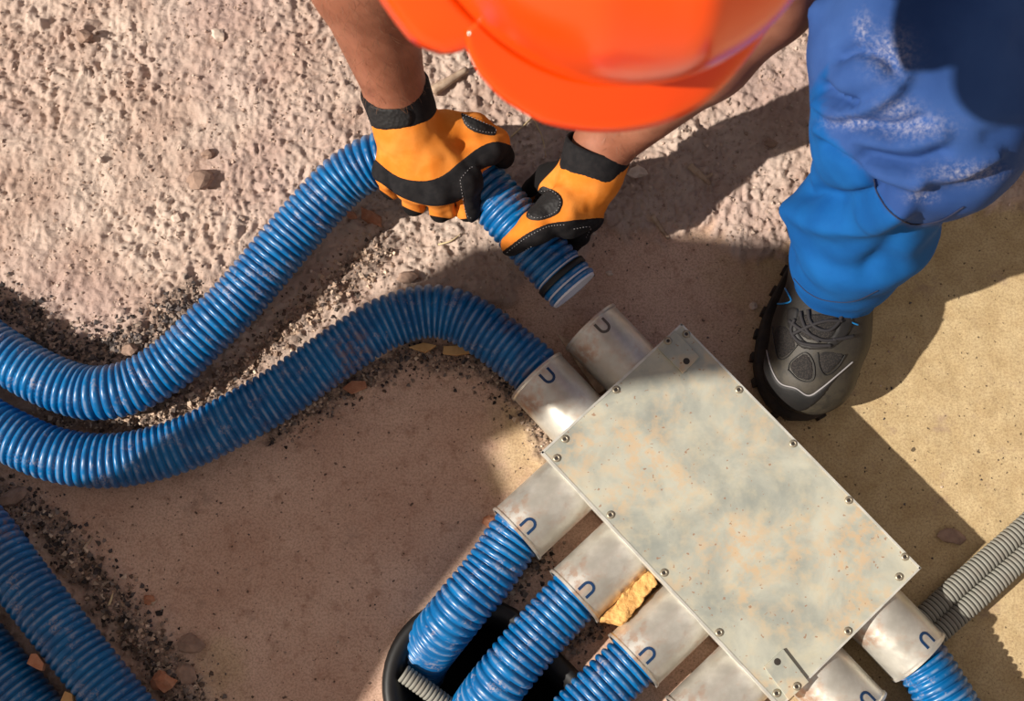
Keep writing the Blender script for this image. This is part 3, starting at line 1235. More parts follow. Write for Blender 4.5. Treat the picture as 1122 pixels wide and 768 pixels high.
# loose gravel that nobody could count
tet = np.array([(1, 0, -.4), (-.5, .87, -.4), (-.5, -.87, -.4), (0.1, 0.05, .8), (.6, .5, .3), (-.7, .1, .35)])
tetF = [(0, 2, 1), (0, 1, 4), (4, 1, 3), (1, 5, 3), (1, 2, 5), (2, 3, 5), (2, 0, 3), (0, 4, 3)]
gv, gf, gc = [], [], []


def scatter(n, sampler, smin_, smax_, pal):
    global gv, gf, gc
    base = sum(len(a) for a in gv)
    for _ in range(n):
        a, b = sampler()
        p0 = P(a, b, 0.006)
        if sleeve_sd(p0[None, :2])[0] < 0.012:
            continue
        z0 = gz_at(p0[0], p0[1])
        s = smin_ + (smax_ - smin_) * rng.random() ** 2.6
        A = np.linalg.qr(rng.normal(size=(3, 3)))[0]
        V = (tet * (0.7 + 0.6 * rng.random((6, 1)))) @ A * s * np.array([1, 1, .75]) + np.array([p0[0], p0[1], z0 + s * .25])
        gf.extend([tuple(i + base for i in f) for f in tetF])
        gv.append(V)
        c = np.array(pal[rng.integers(len(pal))][:3]) * (0.75 + 0.5 * rng.random())
        gc.append(np.repeat(c[None], 6, 0))
        base += 6


DARK = [srgb(72, 66, 66), srgb(96, 88, 86), srgb(56, 50, 48), srgb(130, 118, 110), srgb(150, 132, 118)]
MIXP = [srgb(190, 164, 142), srgb(150, 126, 108), srgb(110, 92, 80), srgb(206, 184, 162), srgb(86, 76, 70)]
PALE = [srgb(180, 156, 140), srgb(166, 142, 126), srgb(194, 174, 158)]


def along(pts, w):
    p = resample(np.array(pts, float), 4)

    def f():
        q = p[rng.integers(len(p))]
        return q[0] + rng.normal() * w, q[1] + rng.normal() * w
    return f


def within(x0, y0, x1, y1, poly=None):
    def f():
        while True:
            a, b = x0 + (x1 - x0) * rng.random(), y0 + (y1 - y0) * rng.random()
            if poly is None or poly_sd(np.array([[a, b]]), poly)[0] > 0:
                return a, b
    return f


scatter(1500, along(GRIT[0][0], 13), .0010, .0042, DARK)
scatter(1700, along(GRIT[1][0], 13), .0010, .0040, MIXP)
scatter(1300, along(GRIT[2][0], 11), .0008, .0034, DARK + MIXP)
scatter(1700, along(GRIT[3][0], 15), .0010, .0042, MIXP + DARK)
scatter(420, along(GRIT[4][0], 9), .0010, .0042, DARK + MIXP)
scatter(200, along(GRIT[5][0], 8), .0010, .0035, DARK)
scatter(7000, within(-20, -20, 1140, 400, DIRT_EDGE[:-3] + [(1600, -60), (-400, -60)]), .0007, .0028, PALE)
scatter(500, within(-10, 440, 1130, 780), .0005, .0018, MIXP + DARK)
scatter(160, within(640, 260, 1000, 430), .0005, .0020, DARK + PALE)
gme = np_mesh('gravel', np.vstack(gv), np.array(gf)[:, :3], dict(Col=np.vstack(gc)), flat=True)
grv = link('gravel', gme, M['gravel'], origin=(0, 0, 0))
tag(grv, 'loose grey and tan grit strewn over the dirt and beside ducts', 'gravel', kind='stuff')

# ------------------------------------------------------------------ the worker
person = empty('person', (0.25, 0.62, 0.0))
tag(person, 'worker in blue trousers, orange gloves and hard hat bending over a duct', 'person')

# hard hat frame (also carries the head)
yaw = math.radians(17)
fh = np.array([math.sin(yaw), -math.cos(yaw), 0])
pitch = math.radians(34)
hf = math.cos(pitch) * fh - math.sin(pitch) * Z
hu = math.cos(pitch) * Z + math.sin(pitch) * fh
hr = np.cross(hf, hu)
HA, HBb, HH = 0.112, 0.136, 0.146
tip = P(731, 164, 0.69)
hc = tip - hf * (HBb + 0.046) - hu * (-0.016)


def hat(x, y, z):
    return hc + x * hr + y * hf + z * hu


# --- body: one continuous skin surface (head, neck, trunk, arms)
wr_l, el_l = P(436, 108, .170), P(372, -112, .385)
sh_l = np.array([-0.10, 0.66, 0.80])
wr_r, el_r = P(660, 160, .140), P(842, -6, .33)
sh_r = np.array([0.27, 0.70, 0.80])
pelvis = np.array([0.24, 1.00, 0.52])
chest = np.array([0.10, 0.72, 0.77])
neck0 = np.array([0.085, 0.62, 0.81])
head_c = hat(0, -0.005, -0.005)
HM = np.stack([hr, hf, hu], 1)


def body_fn(p):
    d = chain(p, [sh_l, el_l, el_l + (wr_l - el_l) * .35, wr_l, P(446, 138, .152)], [.058, .043, .047, .0285, .025], .015)
    e = chain(p, [sh_r, el_r, el_r + (wr_r - el_r) * .35, wr_r, P(645, 196, .120)], [.058, .042, .043, .0275, .024], .015)
    d = np.minimum(d, e)
    t = chain(p, [pelvis, chest], [.13, .125], .03)
    t = smin(t, rc(p, sh_l, sh_r, .07, .07), .05)
    t = smin(t, rc(p, neck0, head_c - hu * .06 - hf * .02, .058, .052), .03)
    d = smin(d, t, .03)
    h = ell(p, head_c + hu * .02, (.074, .095, .10), HM)
    h = smin(h, ell(p, hat(0, .035, -.085), (.052, .05, .055), HM), .03)      # jaw
    h = smin(h, rc(p, hat(0, .086, -.045), hat(0, .104, -.082), .008, .0115), .012)  # nose
    for s in (-1, 1):
        h = smax(h, -ell(p, hat(s * .03, .098, -.045), (.017, .014, .011), HM), .008)
        h = smin(h, ell(p, hat(s * .03, .082, -.046), (.012, .012, .011), HM), .004)
        h = smin(h, ell(p, hat(s * .075, -.005, -.055), (.008, .02, .032), HM), .008)
    h = smax(h, -ell(p, hat(0, .093, -.113), (.024, .012, .004), HM), .004)
    return smin(d, h, .02)


V, Q4 = nets(body_fn, [-.24, .18, .06], [.44, 1.14, 1.0], .0048)
V = relax(V, Q4, 2)
body = link('body', np_mesh('body', V, Q4), M['skin'], person)
body['label'] = 'bare tanned forearms and head'
BODYN = normals(V, Q4)

# arm hair along the outer forearm
ax = el_l - wr_l
hv, hfs = [], []
cand = [i for i in range(len(V)) if 0.06 < ((V[i] - wr_l) @ ax) / (ax @ ax) < .75 and np.linalg.norm(V[i] - wr_l - ax * ((V[i] - wr_l) @ ax) / (ax @ ax)) < .06]
ax2 = el_r - wr_r
cand += [i for i in range(len(V)) if 0.1 < ((V[i] - wr_r) @ ax2) / (ax2 @ ax2) < .7 and np.linalg.norm(V[i] - wr_r - ax2 * ((V[i] - wr_r) @ ax2) / (ax2 @ ax2)) < .05][::3]
axn = -ax / np.linalg.norm(ax)
for i in rng.choice(cand, min(1400, len(cand)), replace=False):
    nrm = BODYN[i]
    t = axn + 0.5 * rng.normal(size=3)
    t -= nrm * (t @ nrm)
    t /= np.linalg.norm(t) + 1e-9
    sd_ = np.cross(nrm, t) * 0.00013
    L = 0.006 + 0.006 * rng.random()
    p0 = V[i] - nrm * .0004 + rng.normal(size=3) * .0012
    p1 = p0 + t * L * .5 + nrm * L * .28
    p2 = p0 + t * L + nrm * L * .30
    b0 = len(hv)
    hv += [p0 - sd_, p0 + sd_, p1 + sd_, p1 - sd_, p2]
    hfs += [(b0, b0 + 1, b0 + 2, b0 + 3), (b0 + 3, b0 + 2, b0 + 4)]
ho = link('arm_hair', np_mesh('arm_hair', np.array(hv), hfs), M['hair'], body)
ho['kind'] = 'stuff'

# --- hair showing below the hat at the back and sides
def hair_fn(p):
    h = ell(p, head_c + hu * .02, (.079, .100, .105), HM)
    q = (p - hc) @ HM
    h = smax(h, q[..., 1] - .030, .01)
    return smax(h, -q[..., 2] - .075, .01)


Vh, Qh = nets(hair_fn, head_c - .15, head_c + .17, .006)
link('hair', np_mesh('hair', Vh, Qh), M['hair_dark'], person)

# --- shirt
def shirt_fn(p):
    t = chain(p, [pelvis, chest], [.150, .143], .03)
    t = smin(t, rc(p, sh_l, sh_r, .086, .086), .05)
    for s0, e0 in ((sh_l, el_l), (sh_r, el_r)):
        t = smin(t, rc(p, s0, s0 + (e0 - s0) * .55, .074, .070), .03)
    t = t + .004 * fbm(p * 12, 2)
    t = smax(t, -(rc(p, neck0, head_c, .066, .066)), .01)
    for s0, e0 in ((sh_l, el_l), (sh_r, el_r)):
        t = smax(t, -rc(p, s0 + (e0 - s0) * .5, e0, .058, .058), .004)
    return t


V, Q4 = nets(shirt_fn, [-.26, .44, .30], [.48, 1.18, 1.0], .0065)
link('shirt', np_mesh('shirt', V, Q4), M['shirt'], person)

# --- trousers
hip_r, hip_l = np.array([.37, .95, .46]), np.array([.16, .98, .45])
knee_r = P(1022, 128, .365)
shin_pts = [P(922, 300, .088), P(942, 250, .20), knee_r]
knee_l, ank_l = np.array([.02, .92, .085]), np.array([.05, 1.27, .160])


def trouser_fn(p):
    low = chain(p, [P(918, 308, .085), P(926, 282, .125), P(944, 246, .200), P(968, 205, .26)], [.0455, .054, .066, .060], .01)
    up = chain(p, [P(965, 190, .27), knee_r - np.array([0.012, 0, .012]), P(985, 60, .39)], [.060, .080, .075], .02)
    th = chain(p, [knee_r + np.array([.008, .01, .0]), hip_r], [.074, .112], .02)
    d = smin(smin(up, th, .04), low, .010)
    d = smin(d, rc(p, P(903, 15, .40), P(908, 52, .385), .014, .015), .006)
    l2 = chain(p, [hip_l, knee_l, ank_l], [.115, .085, .058], .02)
    d = smin(d, l2, .03)
    d = smin(d, rc(p, hip_l, hip_r, .13, .13), .05)
    d = smin(d, rc(p, pelvis, pelvis + np.array([0, 0, .06]), .15, .15), .04)
    d = d + .0035 * fbm(p * np.array([14, 14, 24]), 2)
    # open hem
    hem = rc(p, P(917, 312, .03), P(924, 290, .10), .040, .047)
    d = smax(d, -hem, .003)
    d = np.where(p[..., 1] < .62, smax(d, -(p[..., 2] - 0.078 - 0.10 * (p[..., 1] - shin_pts[0][1])), .004), d)
    d = smax(d, -rc(p, ank_l + np.array([0, .012, .003]), ank_l + np.array([0, .1, .02]), .051, .053), .003)
    d = np.where(p[..., 2] < .012, np.maximum(d, .012 - p[..., 2]), d)
    return d


V, Q4 = nets(trouser_fn, [-.12, .26, .004], [.56, 1.46, .66], .0048)
V = relax(V, Q4, 1)
N = normals(V, Q4)
Qp = topx(V)
fac = facing(V, N)
near = (fac > -.2) & (V[:, 1] < .62) & (Qp[:, 1] > -120)
folds = [  # (line, amplitude, width px)
    ([(903, 112), (922, 122), (950, 118), (978, 100), (988, 82)], .0075, 9), ([(906, 96), (922, 108), (938, 113)], -.010, 6),
    ([(918, 62), (940, 54), (970, 62), (984, 80)], -.0075, 7), ([(930, 90), (960, 85)], .006, 20),
    ([(903, 140), (928, 162), (962, 188), (1005, 200)], .007, 10), ([(905, 158), (935, 176), (958, 200)], -.007, 7),
    ([(940, 150), (985, 160), (1032, 150)], .0045, 8), ([(950, 170), (1000, 178), (1034, 168)], -.0055, 7),
    ([(935, 132), (975, 140), (1010, 132)], -.005, 7), ([(962, 200), (1010, 214), (1058, 205), (1100, 182)], -.004, 9),
    ([(1010, 190), (1050, 190), (1090, 170)], .005, 8),
    ([(872, 232), (905, 244), (950, 243), (992, 228)], .009, 14), ([(893, 212), (925, 222), (962, 214)], -.008, 9),
    ([(875, 275), (920, 300), (980, 290)], -.004, 14), ([(1085, 150), (1122, 138)], -.0025, 10), ([(1000, 236), (975, 268), (950, 300)], -.004, 12)]
disp = np.zeros(len(V))
for ln, amp, wd in folds:
    disp += 1.5 * amp * np.exp(-(line_d(Qp, catmull(np.array(ln, float), 6)) / wd) ** 2)
V = V + N * (disp * near * smooth(fac, -.2, .2))[:, None]
N = normals(V, Q4)
Qp = topx(V)
scuff = np.zeros(len(V))
for cx, cy, rx, ry in ((1000, 138, 34, 12), (985, 120, 20, 10), (975, 58, 22, 22), (940, 135, 30, 6), (1060, 190, 36, 10), (1010, 215, 14, 6), (945, 30, 8, 14)):
    scuff = np.maximum(scuff, np.exp(-((Qp[:, 0] - cx) / rx) ** 2 - ((Qp[:, 1] - cy) / ry) ** 2))
scuff *= (V[:, 1] < .62) * (facing(V, N) > 0)
LOWP = [(908, 70), (900, 120), (905, 145), (925, 165), (955, 195), (972, 230), (996, 250), (1035, 248), (1050, 330), (840, 380), (830, 180)]
panel = smooth(poly_sd(Qp, LOWP), -3, 3) * (V[:, 1] < .55) * (V[:, 2] < .42)
tro = link('trousers', np_mesh('trousers', V, Q4, dict(scuff=scuff, panel=panel)), M['trousers'], person)
tro['label'] = 'creased blue work trousers with knee seam'
tb = BVHTree.FromPolygons([tuple(v) for v in V], [tuple(int(i) for i in q) for q in Q4])
seam = on_surface(tb, resample(catmull(np.array([(957, 196), (963, 214), (978, 234), (1000, 245), (1030, 241), (1056, 226)], float), 6), 3), .0006)
mb = MB()
mb.tube(catmull(seam, 2), .0007, 6)
mb.build('knee_seam', M['thread_dark'], tro, flat=False)
hemp = on_surface(tb, resample(catmull(np.array([(870, 305), (885, 320), (905, 329), (935, 330), (962, 318)], float), 6), 3), .0003)
if len(hemp) > 3:
    mb = MB()
    mb.tube(hemp, .0005, 6)
    mb.build('hem_stitch', M['thread_dark'], tro, flat=False)


# --- boots
def boot(toe, dirv, mirror, full, up=(0, 0, 1)):
    """Laced hiking boot; toe tip on the ground at toe, pointing along dirv."""
    f = np.array([dirv[0], dirv[1], dirv[2] if len(dirv) > 2 else 0.0])
    f /= np.linalg.norm(f)
    Z = np.array(up, float)
    Z = Z - f * (Z @ f)
    Z /= np.linalg.norm(Z)
    r = np.cross(f, Z)
    if mirror:
        r = -r
    o0 = toe - f * 0.185

    def w(x, y, z):
        return o0 + r * x + f * y + Z * z
    Mx = np.stack([r, f, Z], 1)

    def fn(p):
        q = (p - o0) @ Mx
        a = chain(q, [(0.0, -.068, .058), (.0, .02, .056), (-.004, .10, .050), (-.006, .135, .043)], [.041, .042, .046, .041], .02)
        a = smin(a, ell(q, (-.005, .138, .040), (.046, .044, .036)), .012)
        a = smin(a, chain(q, [(0, -.045, .10), (0, -.01, .105), (0, .075, .062)], [.046, .040, .030], .02), .025)
        a = smin(a, rc(q, (0, -.048, .10), (0, -.052, .165), .047, .049), .02)
        a = smax(a, .020 - q[..., 2], .004)
        a = smax(a, q[..., 2] - .175, .006)
        return a
    cs = np.array([w(x, y, z) for x in (-.07, .07) for y in (-.13, .20) for z in (.01, .19)])
    V, Q4 = nets(fn, cs.min(0), cs.max(0), .0026 if full else .005)
    V = relax(V, Q4, 1)
    N = normals(V, Q4)
    loc = (V - o0) @ Mx
    dust = smooth(loc[:, 1], .06, .15) * (1 - .3 * smooth(loc[:, 2], .05, .09)) + .35 * smooth(-loc[:, 2], -.05, -.03)
    b = link('boot', np_mesh('boot', V, Q4, dict(dust=np.clip(dust, 0, 1))), M['boot'], person)
    # sole with lugs
    ys = np.linspace(-.112, .188, 60)

    def half(y, side):
        t = (y + .112) / .300
        base = .036 + .020 * math.exp(-((t - .70) / .26) ** 2) + .004 * math.exp(-((t - .12) / .15) ** 2) - (.003 if side > 0 else -.002) * math.sin(t * 3.1)
        e = min(t / .10, (1 - t) / .17, 1.0)
        return base * math.sqrt(max(0.0, 1 - (1 - e) ** 2)) + .0005
    outl = [(half(y, 1), y) for y in ys] + [(-half(y, -1), y) for y in ys[::-1]]
    mb = MB()
    n = len(outl)
    rings = []
    for z, g in ((.004, .99), (.012, 1.0), (.022, 1.0), (.027, .955), (.024, .86)):
        rings.append(np.array([w(x * g, .03 + (y - .03) * g, z) for x, y in outl]))
    F = [tuple(range(n))]
    for i in range(4):
        F += [(i * n + a, i * n + (a + 1) % n, (i + 1) * n + (a + 1) % n, (i + 1) * n + a) for a in range(n)]
    F.append(tuple(range(4 * n, 5 * n)))
    mb.add(np.vstack(rings), F)
    s = mb.build('sole', M['boot_sole'], b, flat=False)
    mb = MB()
    for i in range(2, n, 5):
        x, y = outl[i]
        x2, y2 = outl[(i + 2) % n]
        c = np.array([(x + x2) / 2, (y + y2) / 2])
        tdir = np.array([x2 - x, y2 - y])
        tdir /= np.linalg.norm(tdir) + 1e-9
        nd = np.array([tdir[1], -tdir[0]])
        ax_ = r * tdir[0] + f * tdir[1]
        ay_ = r * nd[0] + f * nd[1]
        mb.box(w(c[0], c[1], .0075), ax_ * .0042, ay_ * .0028, Z * .0075)
    mb.build('tread_lugs', M['boot_sole'], b)['kind'] = 'stuff'
    return b, V, Q4, N


toe = P(862, 460, 0.004)
heel_dir = P(914, 262, .004)
bR, bV, bQ, bN = boot(toe, (toe - heel_dir)[:2], False, True)
bp = topx(bV)
bf = facing(bV, bN)


def boot_patch(name, poly, m, lift, edge, par, label=None):
    sd = np.minimum(poly_sd(bp, catmull(np.array(poly, float), 8, True)), 60 * (bf - .05))
    pv, pf = clip_patch(bV, bQ, bN, sd, lift, edge)
    if not pf:
        return
    o = link(name, np_mesh(name, pv, pf), M[m], par)
    if label:
        o['label'] = label
    return o


boot_patch('toe_cap', [(830, 372), (829, 400), (838, 425), (858, 446), (880, 450), (900, 436), (912, 420), (930, 400), (900, 424), (886, 432), (872, 424), (856, 420), (846, 404), (840, 380)],
           'boot', .0016, 2, bR)
boot_patch('mesh_vent', [(866, 404), (868, 396), (882, 387), (890, 396), (891, 412), (885, 417), (874, 414)], 'boot_mesh', .0008, 2, bR)
boot_patch('mesh_vent', [(849, 360), (862, 358), (872, 378), (862, 390), (854, 392), (850, 380)], 'boot_mesh', .0008, 2, bR)
boot_patch('mesh_vent', [(898, 386), (925, 388), (916, 402), (905, 410), (899, 402)], 'boot_mesh', .0008, 2, bR)
boot_patch('tongue', [(876, 345), (915, 345), (918, 358), (908, 372), (884, 372), (872, 358)], 'boot_mesh', .0012, 3, bR)
boot_patch('eyelet_flap', [(862, 340), (875, 338), (874, 358), (884, 374), (906, 376), (908, 382), (880, 382), (866, 366)], 'boot_overlay', .0016, 2, bR)
boot_patch('eyelet_flap', [(920, 345), (934, 346), (930, 366), (912, 382), (904, 378), (916, 362)], 'boot_overlay', .0016, 2, bR)
bb = BVHTree.FromPolygons([tuple(v) for v in bV], [tuple(int(i) for i in q) for q in bQ])


def boot_line(name, pts, r, m, off, par=None):
    q = on_surface(bb, resample(catmull(np.array(pts, float), 6), 1.6), off)
    if len(q) < 3:
        return
    mb = MB()
    mb.tube(q, r, 7)
    return mb.build(name, M[m], par or bR, flat=False)


for pts in ([(866, 352), (880, 362), (900, 372), (916, 372)], [(870, 366), (886, 358), (905, 352), (922, 352)], [(872, 350), (868, 362), (876, 374), (892, 378), (910, 378)],
            [(886, 340), (888, 352), (896, 360), (908, 362), (918, 354), (922, 344)], [(878, 342), (880, 352), (886, 364), (898, 374)], [(912, 372), (925, 370), (934, 368)]):
    boot_line('lace', pts, .0019, 'lace', .0022)
for pts in ([(858, 312), (864, 322), (867, 330), (858, 333), (851, 333)], [(929, 346), (931, 352), (940, 356)], [(934, 342), (932, 350)]):
    boot_line('blue_accent', pts, .0009, 'boot_accent', .0006)
for pts in ([(838, 362), (840, 380), (846, 404), (856, 420), (872, 425), (886, 433), (900, 425), (918, 410), (934, 396)],):
    boot_line('seam_line', pts, .0008, 'thread', .0008)
for pts in ([(864, 405), (867, 396), (882, 386), (891, 396), (892, 413), (885, 418), (874, 415), (864, 405)], [(847, 358), (850, 380), (854, 393), (863, 391), (874, 378)],
            [(896, 386), (898, 402), (905, 411), (917, 402), (926, 388)]):
    boot_line('seam_line', pts, .0006, 'boot_overlay', .0009)
boot(np.array([.05, 1.47, .004]), (0.0, .35, -.94), True, False, (0, -.94, -.35))


# --- gloves
def glove_mesh(fn, pts):
    pts = np.array(pts)
    V, Q4 = nets(fn, pts.min(0) - .04, pts.max(0) + .04, .0019)
    V = relax(V, Q4, 1)
    N = normals(V, Q4)
    return V, Q4, N


def glove(fn, pts, palm_poly, patches, stitches, cuff, label):
    V, Q4, N = glove_mesh(fn, pts)
    Qp = topx(V)
    fac = facing(V, N)
    pal = -fac - .02
    if palm_poly is not None:
        for pp in palm_poly:
            sdp = poly_sd(Qp, catmull(np.array(pp, float), 8, True))
            pal = np.maximum(pal, sdp * .04)
    g = link('glove', np_mesh('glove', V, Q4, dict(palm=pal)), M['glove'], person)
    g['label'] = label
    for name, poly, m, lift, edge in patches:
        sd = np.minimum(poly_sd(Qp, catmull(np.array(poly, float), 8, True)), 60 * (fac - .02))
        pv, pf = clip_patch(V, Q4, N, sd, lift, edge)
        if pf:
            link(name, np_mesh(name, pv, pf), M[m], g)
    bv = BVHTree.FromPolygons([tuple(v) for v in V], [tuple(int(i) for i in q) for q in Q4])
    for pts_, closed in stitches:
        path = resample(catmull(np.array(pts_, float), 10, closed), 1.1)
        q = on_surface(bv, path, .0016)
        mb = MB()
        for i in range(0, len(q) - 2, 3):
            if np.linalg.norm(q[i + 1] - q[i]) < .004:
                mb.tube(q[i:i + 2], .00035, 5)
        if mb.n:
            mb.build('stitching', M['thread'], g)['kind'] = 'stuff'
    # knitted cuff: a flared sleeve round the wrist
    (c0, c1, r0, r1, ell_axis) = cuff
    a = c1 - c0
    L = np.linalg.norm(a)
    mb = MB()
    prof = [(-.004, r0 - .001), (-.001, r0 + .0015), (.004, r0 + .0022), (L * .5, (r0 + r1) / 2 + .002), (L - .004, r1 + .0022), (L, r1 + .001), (L - .001, r1 - .0012), (L * .5, (r0 + r1) / 2 - .001), (0, r0 - .003)]
    mb.lathe(c0, a, prof, 44)
    cf = mb.build('cuff', M['glove_black'], g, flat=False)
    return g, cf, V


zz = lambda *q: P(*q)
# hand A: hand on the bend of the duct, back of the hand up
def gloveA_fn(p):
    w0 = P(444, 136, 0.154)
    mcp = [P(508, 196, 0.128), P(481, 207, 0.130), P(452, 203, 0.126), P(426, 190, 0.118)]
    pip = [P(513, 229, 0.094), P(485, 229, 0.096), P(454, 223, 0.092), P(429, 207, 0.086)]
    dip = [P(511, 226, 0.058), P(483, 228, 0.058), P(454, 222, 0.056), P(431, 206, 0.056)]
    tipA = [P(504, 208, 0.044), P(478, 210, 0.042), P(452, 203, 0.042), P(432, 192, 0.044)]
    rad = [.0122, .0126, .0120, .0108]
    palm = None
    for m_, r_ in zip(mcp, rad):
        e = rc(p, w0, m_, .024, r_ + .0045)
        palm = e if palm is None else smin(palm, e, .012)
    palm = smin(palm, rc(p, mcp[0], mcp[2], .014, .0145), .012)
    fing = None
    for a, b, c_, d_, r_ in zip(mcp, pip, dip, tipA, rad):
        e = chain(p, [a, b, c_, d_], [r_ + .002, r_, r_ - .0008, r_ - .0015], .004)
        fing = e if fing is None else smin(fing, e, .0022)
    th = chain(p, [P(475, 142, 0.138), P(518, 142, 0.134), P(543, 155, 0.122), P(551, 172, 0.104)], [.020, .0165, .0130, .0112], .006)
    d = smin(palm, fing, .006)
    d = smin(d, th, .014)
    d = smin(d, rc(p, P(502, 182, .130), P(538, 165, .131), .0165, .0135), .008)
    d = smin(d, rc(p, P(436, 110, 0.168), w0, .030, .029), .012)
    d = d + .0009 * fbm(p * 55, 2) + .0011 * np.sin(p[..., 0] * 260 + p[..., 1] * 200 + 3 * pnoise(p * 25)) * smooth(pnoise(p * 22 + 3), 0.0, .4)
    return d


gA = glove(gloveA_fn, [P(400, 130, 0.170), P(430, 210, 0.030), P(515, 240, 0.040), P(556, 175, 0.100), P(440, 100, 0.180)],
           [[(404, 200), (420, 222), (445, 236), (470, 243), (500, 250), (530, 250), (530, 238), (500, 240), (468, 235), (444, 227), (422, 212)]],
           [('knuckle_band', [(404, 166), (411, 174), (434, 192), (459, 198), (483, 193), (505, 176), (527, 160), (547, 155), (566, 165), (560, 190), (540, 182), (523, 190),
                              (516, 205), (509, 216), (496, 223), (472, 226), (441, 217), (420, 203), (404, 190)], 'glove_black', .0012, 2),
            ('index_patch', [(503, 193), (521, 180), (530, 200), (527, 244), (512, 241), (507, 215)], 'glove_black', .0016, 2),
            ('thumb_pad', [(505, 124), (512, 126), (528, 133), (542, 139), (544, 147), (537, 149), (520, 145), (509, 137)], 'pad', .0016, 3)],
           [([(507, 127), (520, 131), (540, 140), (541, 146), (522, 142), (511, 136)], True), ([(505, 195), (513, 186), (519, 182)], False),
            ([(504, 197), (507, 215), (512, 235), (518, 238)], False)],
           (P(443, 128, 0.157), P(431, 92, 0.182), .0315, .0325, None), 'orange and black work glove gripping the duct bend, strap at the wrist')
# wrist strap tab
cuffA = gA[1]
cme = cuffA.data
cv = np.array([v.co[:] for v in cme.vertices]) + np.array(cuffA.location) + np.array(gA[0].location) + np.array(person.location)
cb = BVHTree.FromPolygons([tuple(v) for v in cv], [tuple(f.vertices) for f in cme.polygons])


def cuff_tab(poly, parent):
    pts = catmull(np.array(poly, float), 6, True)
    cen = pts.mean(0)
    rows = [on_surface(cb, cen + (pts - cen) * s, off) for s, off in ((1.0, -.0004), (.97, .0014), (.8, .0018), (.4, .0019), (.05, .0019))]
    n_ = min(len(q) for q in rows)
    if any(len(q) != len(pts) for q in rows):
        return
    F = []
    for i in range(len(rows) - 1):
        F += [(i * n_ + a, i * n_ + (a + 1) % n_, (i + 1) * n_ + (a + 1) % n_, (i + 1) * n_ + a) for a in range(n_)]
    F.append(tuple(range((len(rows) - 1) * n_, len(rows) * n_)))
    MB().add(np.vstack(rows), F).build('wrist_strap', M['pad'], parent, flat=False)


cuff_tab([(404, 116), (420, 119), (440, 119), (449, 122), (451, 131), (446, 138), (425, 141), (409, 138)], gA[0])


# hand B: hand near the open end, thumb over the duct, fingers underneath
def gloveB_fn(p):
    w0 = P(647, 192, 0.122)
    mcp = [P(604, 194, 0.096), P(618, 208, 0.092), P(634, 222, 0.088), P(646, 236, 0.084)]
    pip = [P(584, 208, 0.066), P(600, 226, 0.062), P(618, 245, 0.060), P(634, 258, 0.062)]
    dip = [P(572, 222, 0.044), P(588, 240, 0.040), P(606, 260, 0.037), P(622, 272, 0.040)]
    tipB = [P(556, 236, 0.040), P(572, 254, 0.036), P(590, 272, 0.033), P(606, 284, 0.034)]
    rad = [.0112, .0116, .0112, .0104]
    palm = None
    for m_, r_ in zip(mcp, rad):
        e = rc(p, w0, m_, .024, r_ + .004)
        palm = e if palm is None else smin(palm, e, .012)
    fing = None
    for a, b, c_, d_, r_ in zip(mcp, pip, dip, tipB, rad):
        e = chain(p, [a, b, c_, d_], [r_ + .002, r_, r_ - .0008, r_ - .0015], .004)
        fing = e if fing is None else smin(fing, e, .0022)
    th = chain(p, [P(640, 208, 0.120), P(618, 228, 0.126), P(588, 248, 0.126), P(560, 268, 0.114)], [.024, .0205, .0155, .0108], .008)
    th = smin(th, rc(p, P(640, 235, 0.110), P(622, 246, 0.116), .016, .013), .012)
    d = smin(palm, fing, .006)
    d = smin(d, th, .012)
    d = smin(d, rc(p, P(660, 172, 0.135), w0, .028, .030), .012)
    d = d + .0009 * fbm(p * 55 + 5, 2) + .0010 * np.sin(p[..., 0] * 230 - p[..., 1] * 240 + 3 * pnoise(p * 25)) * smooth(pnoise(p * 22 + 9), 0.0, .4)
    return d


gB = glove(gloveB_fn, [P(550, 275, 0.030), P(670, 160, 0.140), P(600, 185, 0.100), P(650, 270, 0.050), P(612, 290, 0.030)],
           [[(619, 150), (612, 178), (592, 201), (586, 215), (560, 215), (560, 170), (600, 150)]],
           [('thumb_strip', [(546, 281), (560, 268), (578, 255), (600, 245), (620, 242), (638, 240), (664, 240), (664, 262), (640, 285), (600, 300), (560, 292)], 'glove_black', .0012, 2),
            ('thumb_pad', [(592, 205), (602, 206), (613, 212), (617, 221), (613, 233), (600, 240), (585, 242), (576, 237), (582, 224)], 'pad', .0018, 3)],
           [([(594, 208), (603, 209), (611, 215), (614, 222), (610, 231), (599, 237), (586, 239), (579, 235)], False),
            ([(567, 284), (572, 275), (585, 267)], False), ([(628, 250), (646, 248), (640, 262)], False), ([(556, 276), (575, 261), (600, 248), (620, 245)], False)],
           (P(647, 191, 0.122), P(657, 158, 0.142), .0310, .0325, None), 'orange and black work glove near the open duct end, thumb on top')

# ------------------------------------------------------------------ hard hat
hatroot = empty('hard_hat', hat(0, 0, -0.03))
tag(hatroot, 'glossy orange hard hat with a front peak, worn by the worker', 'hard hat')
NS = 96


def rim(th, g, z):
    return hat(HA * math.cos(th) * g, HBb * math.sin(th) * g, z)


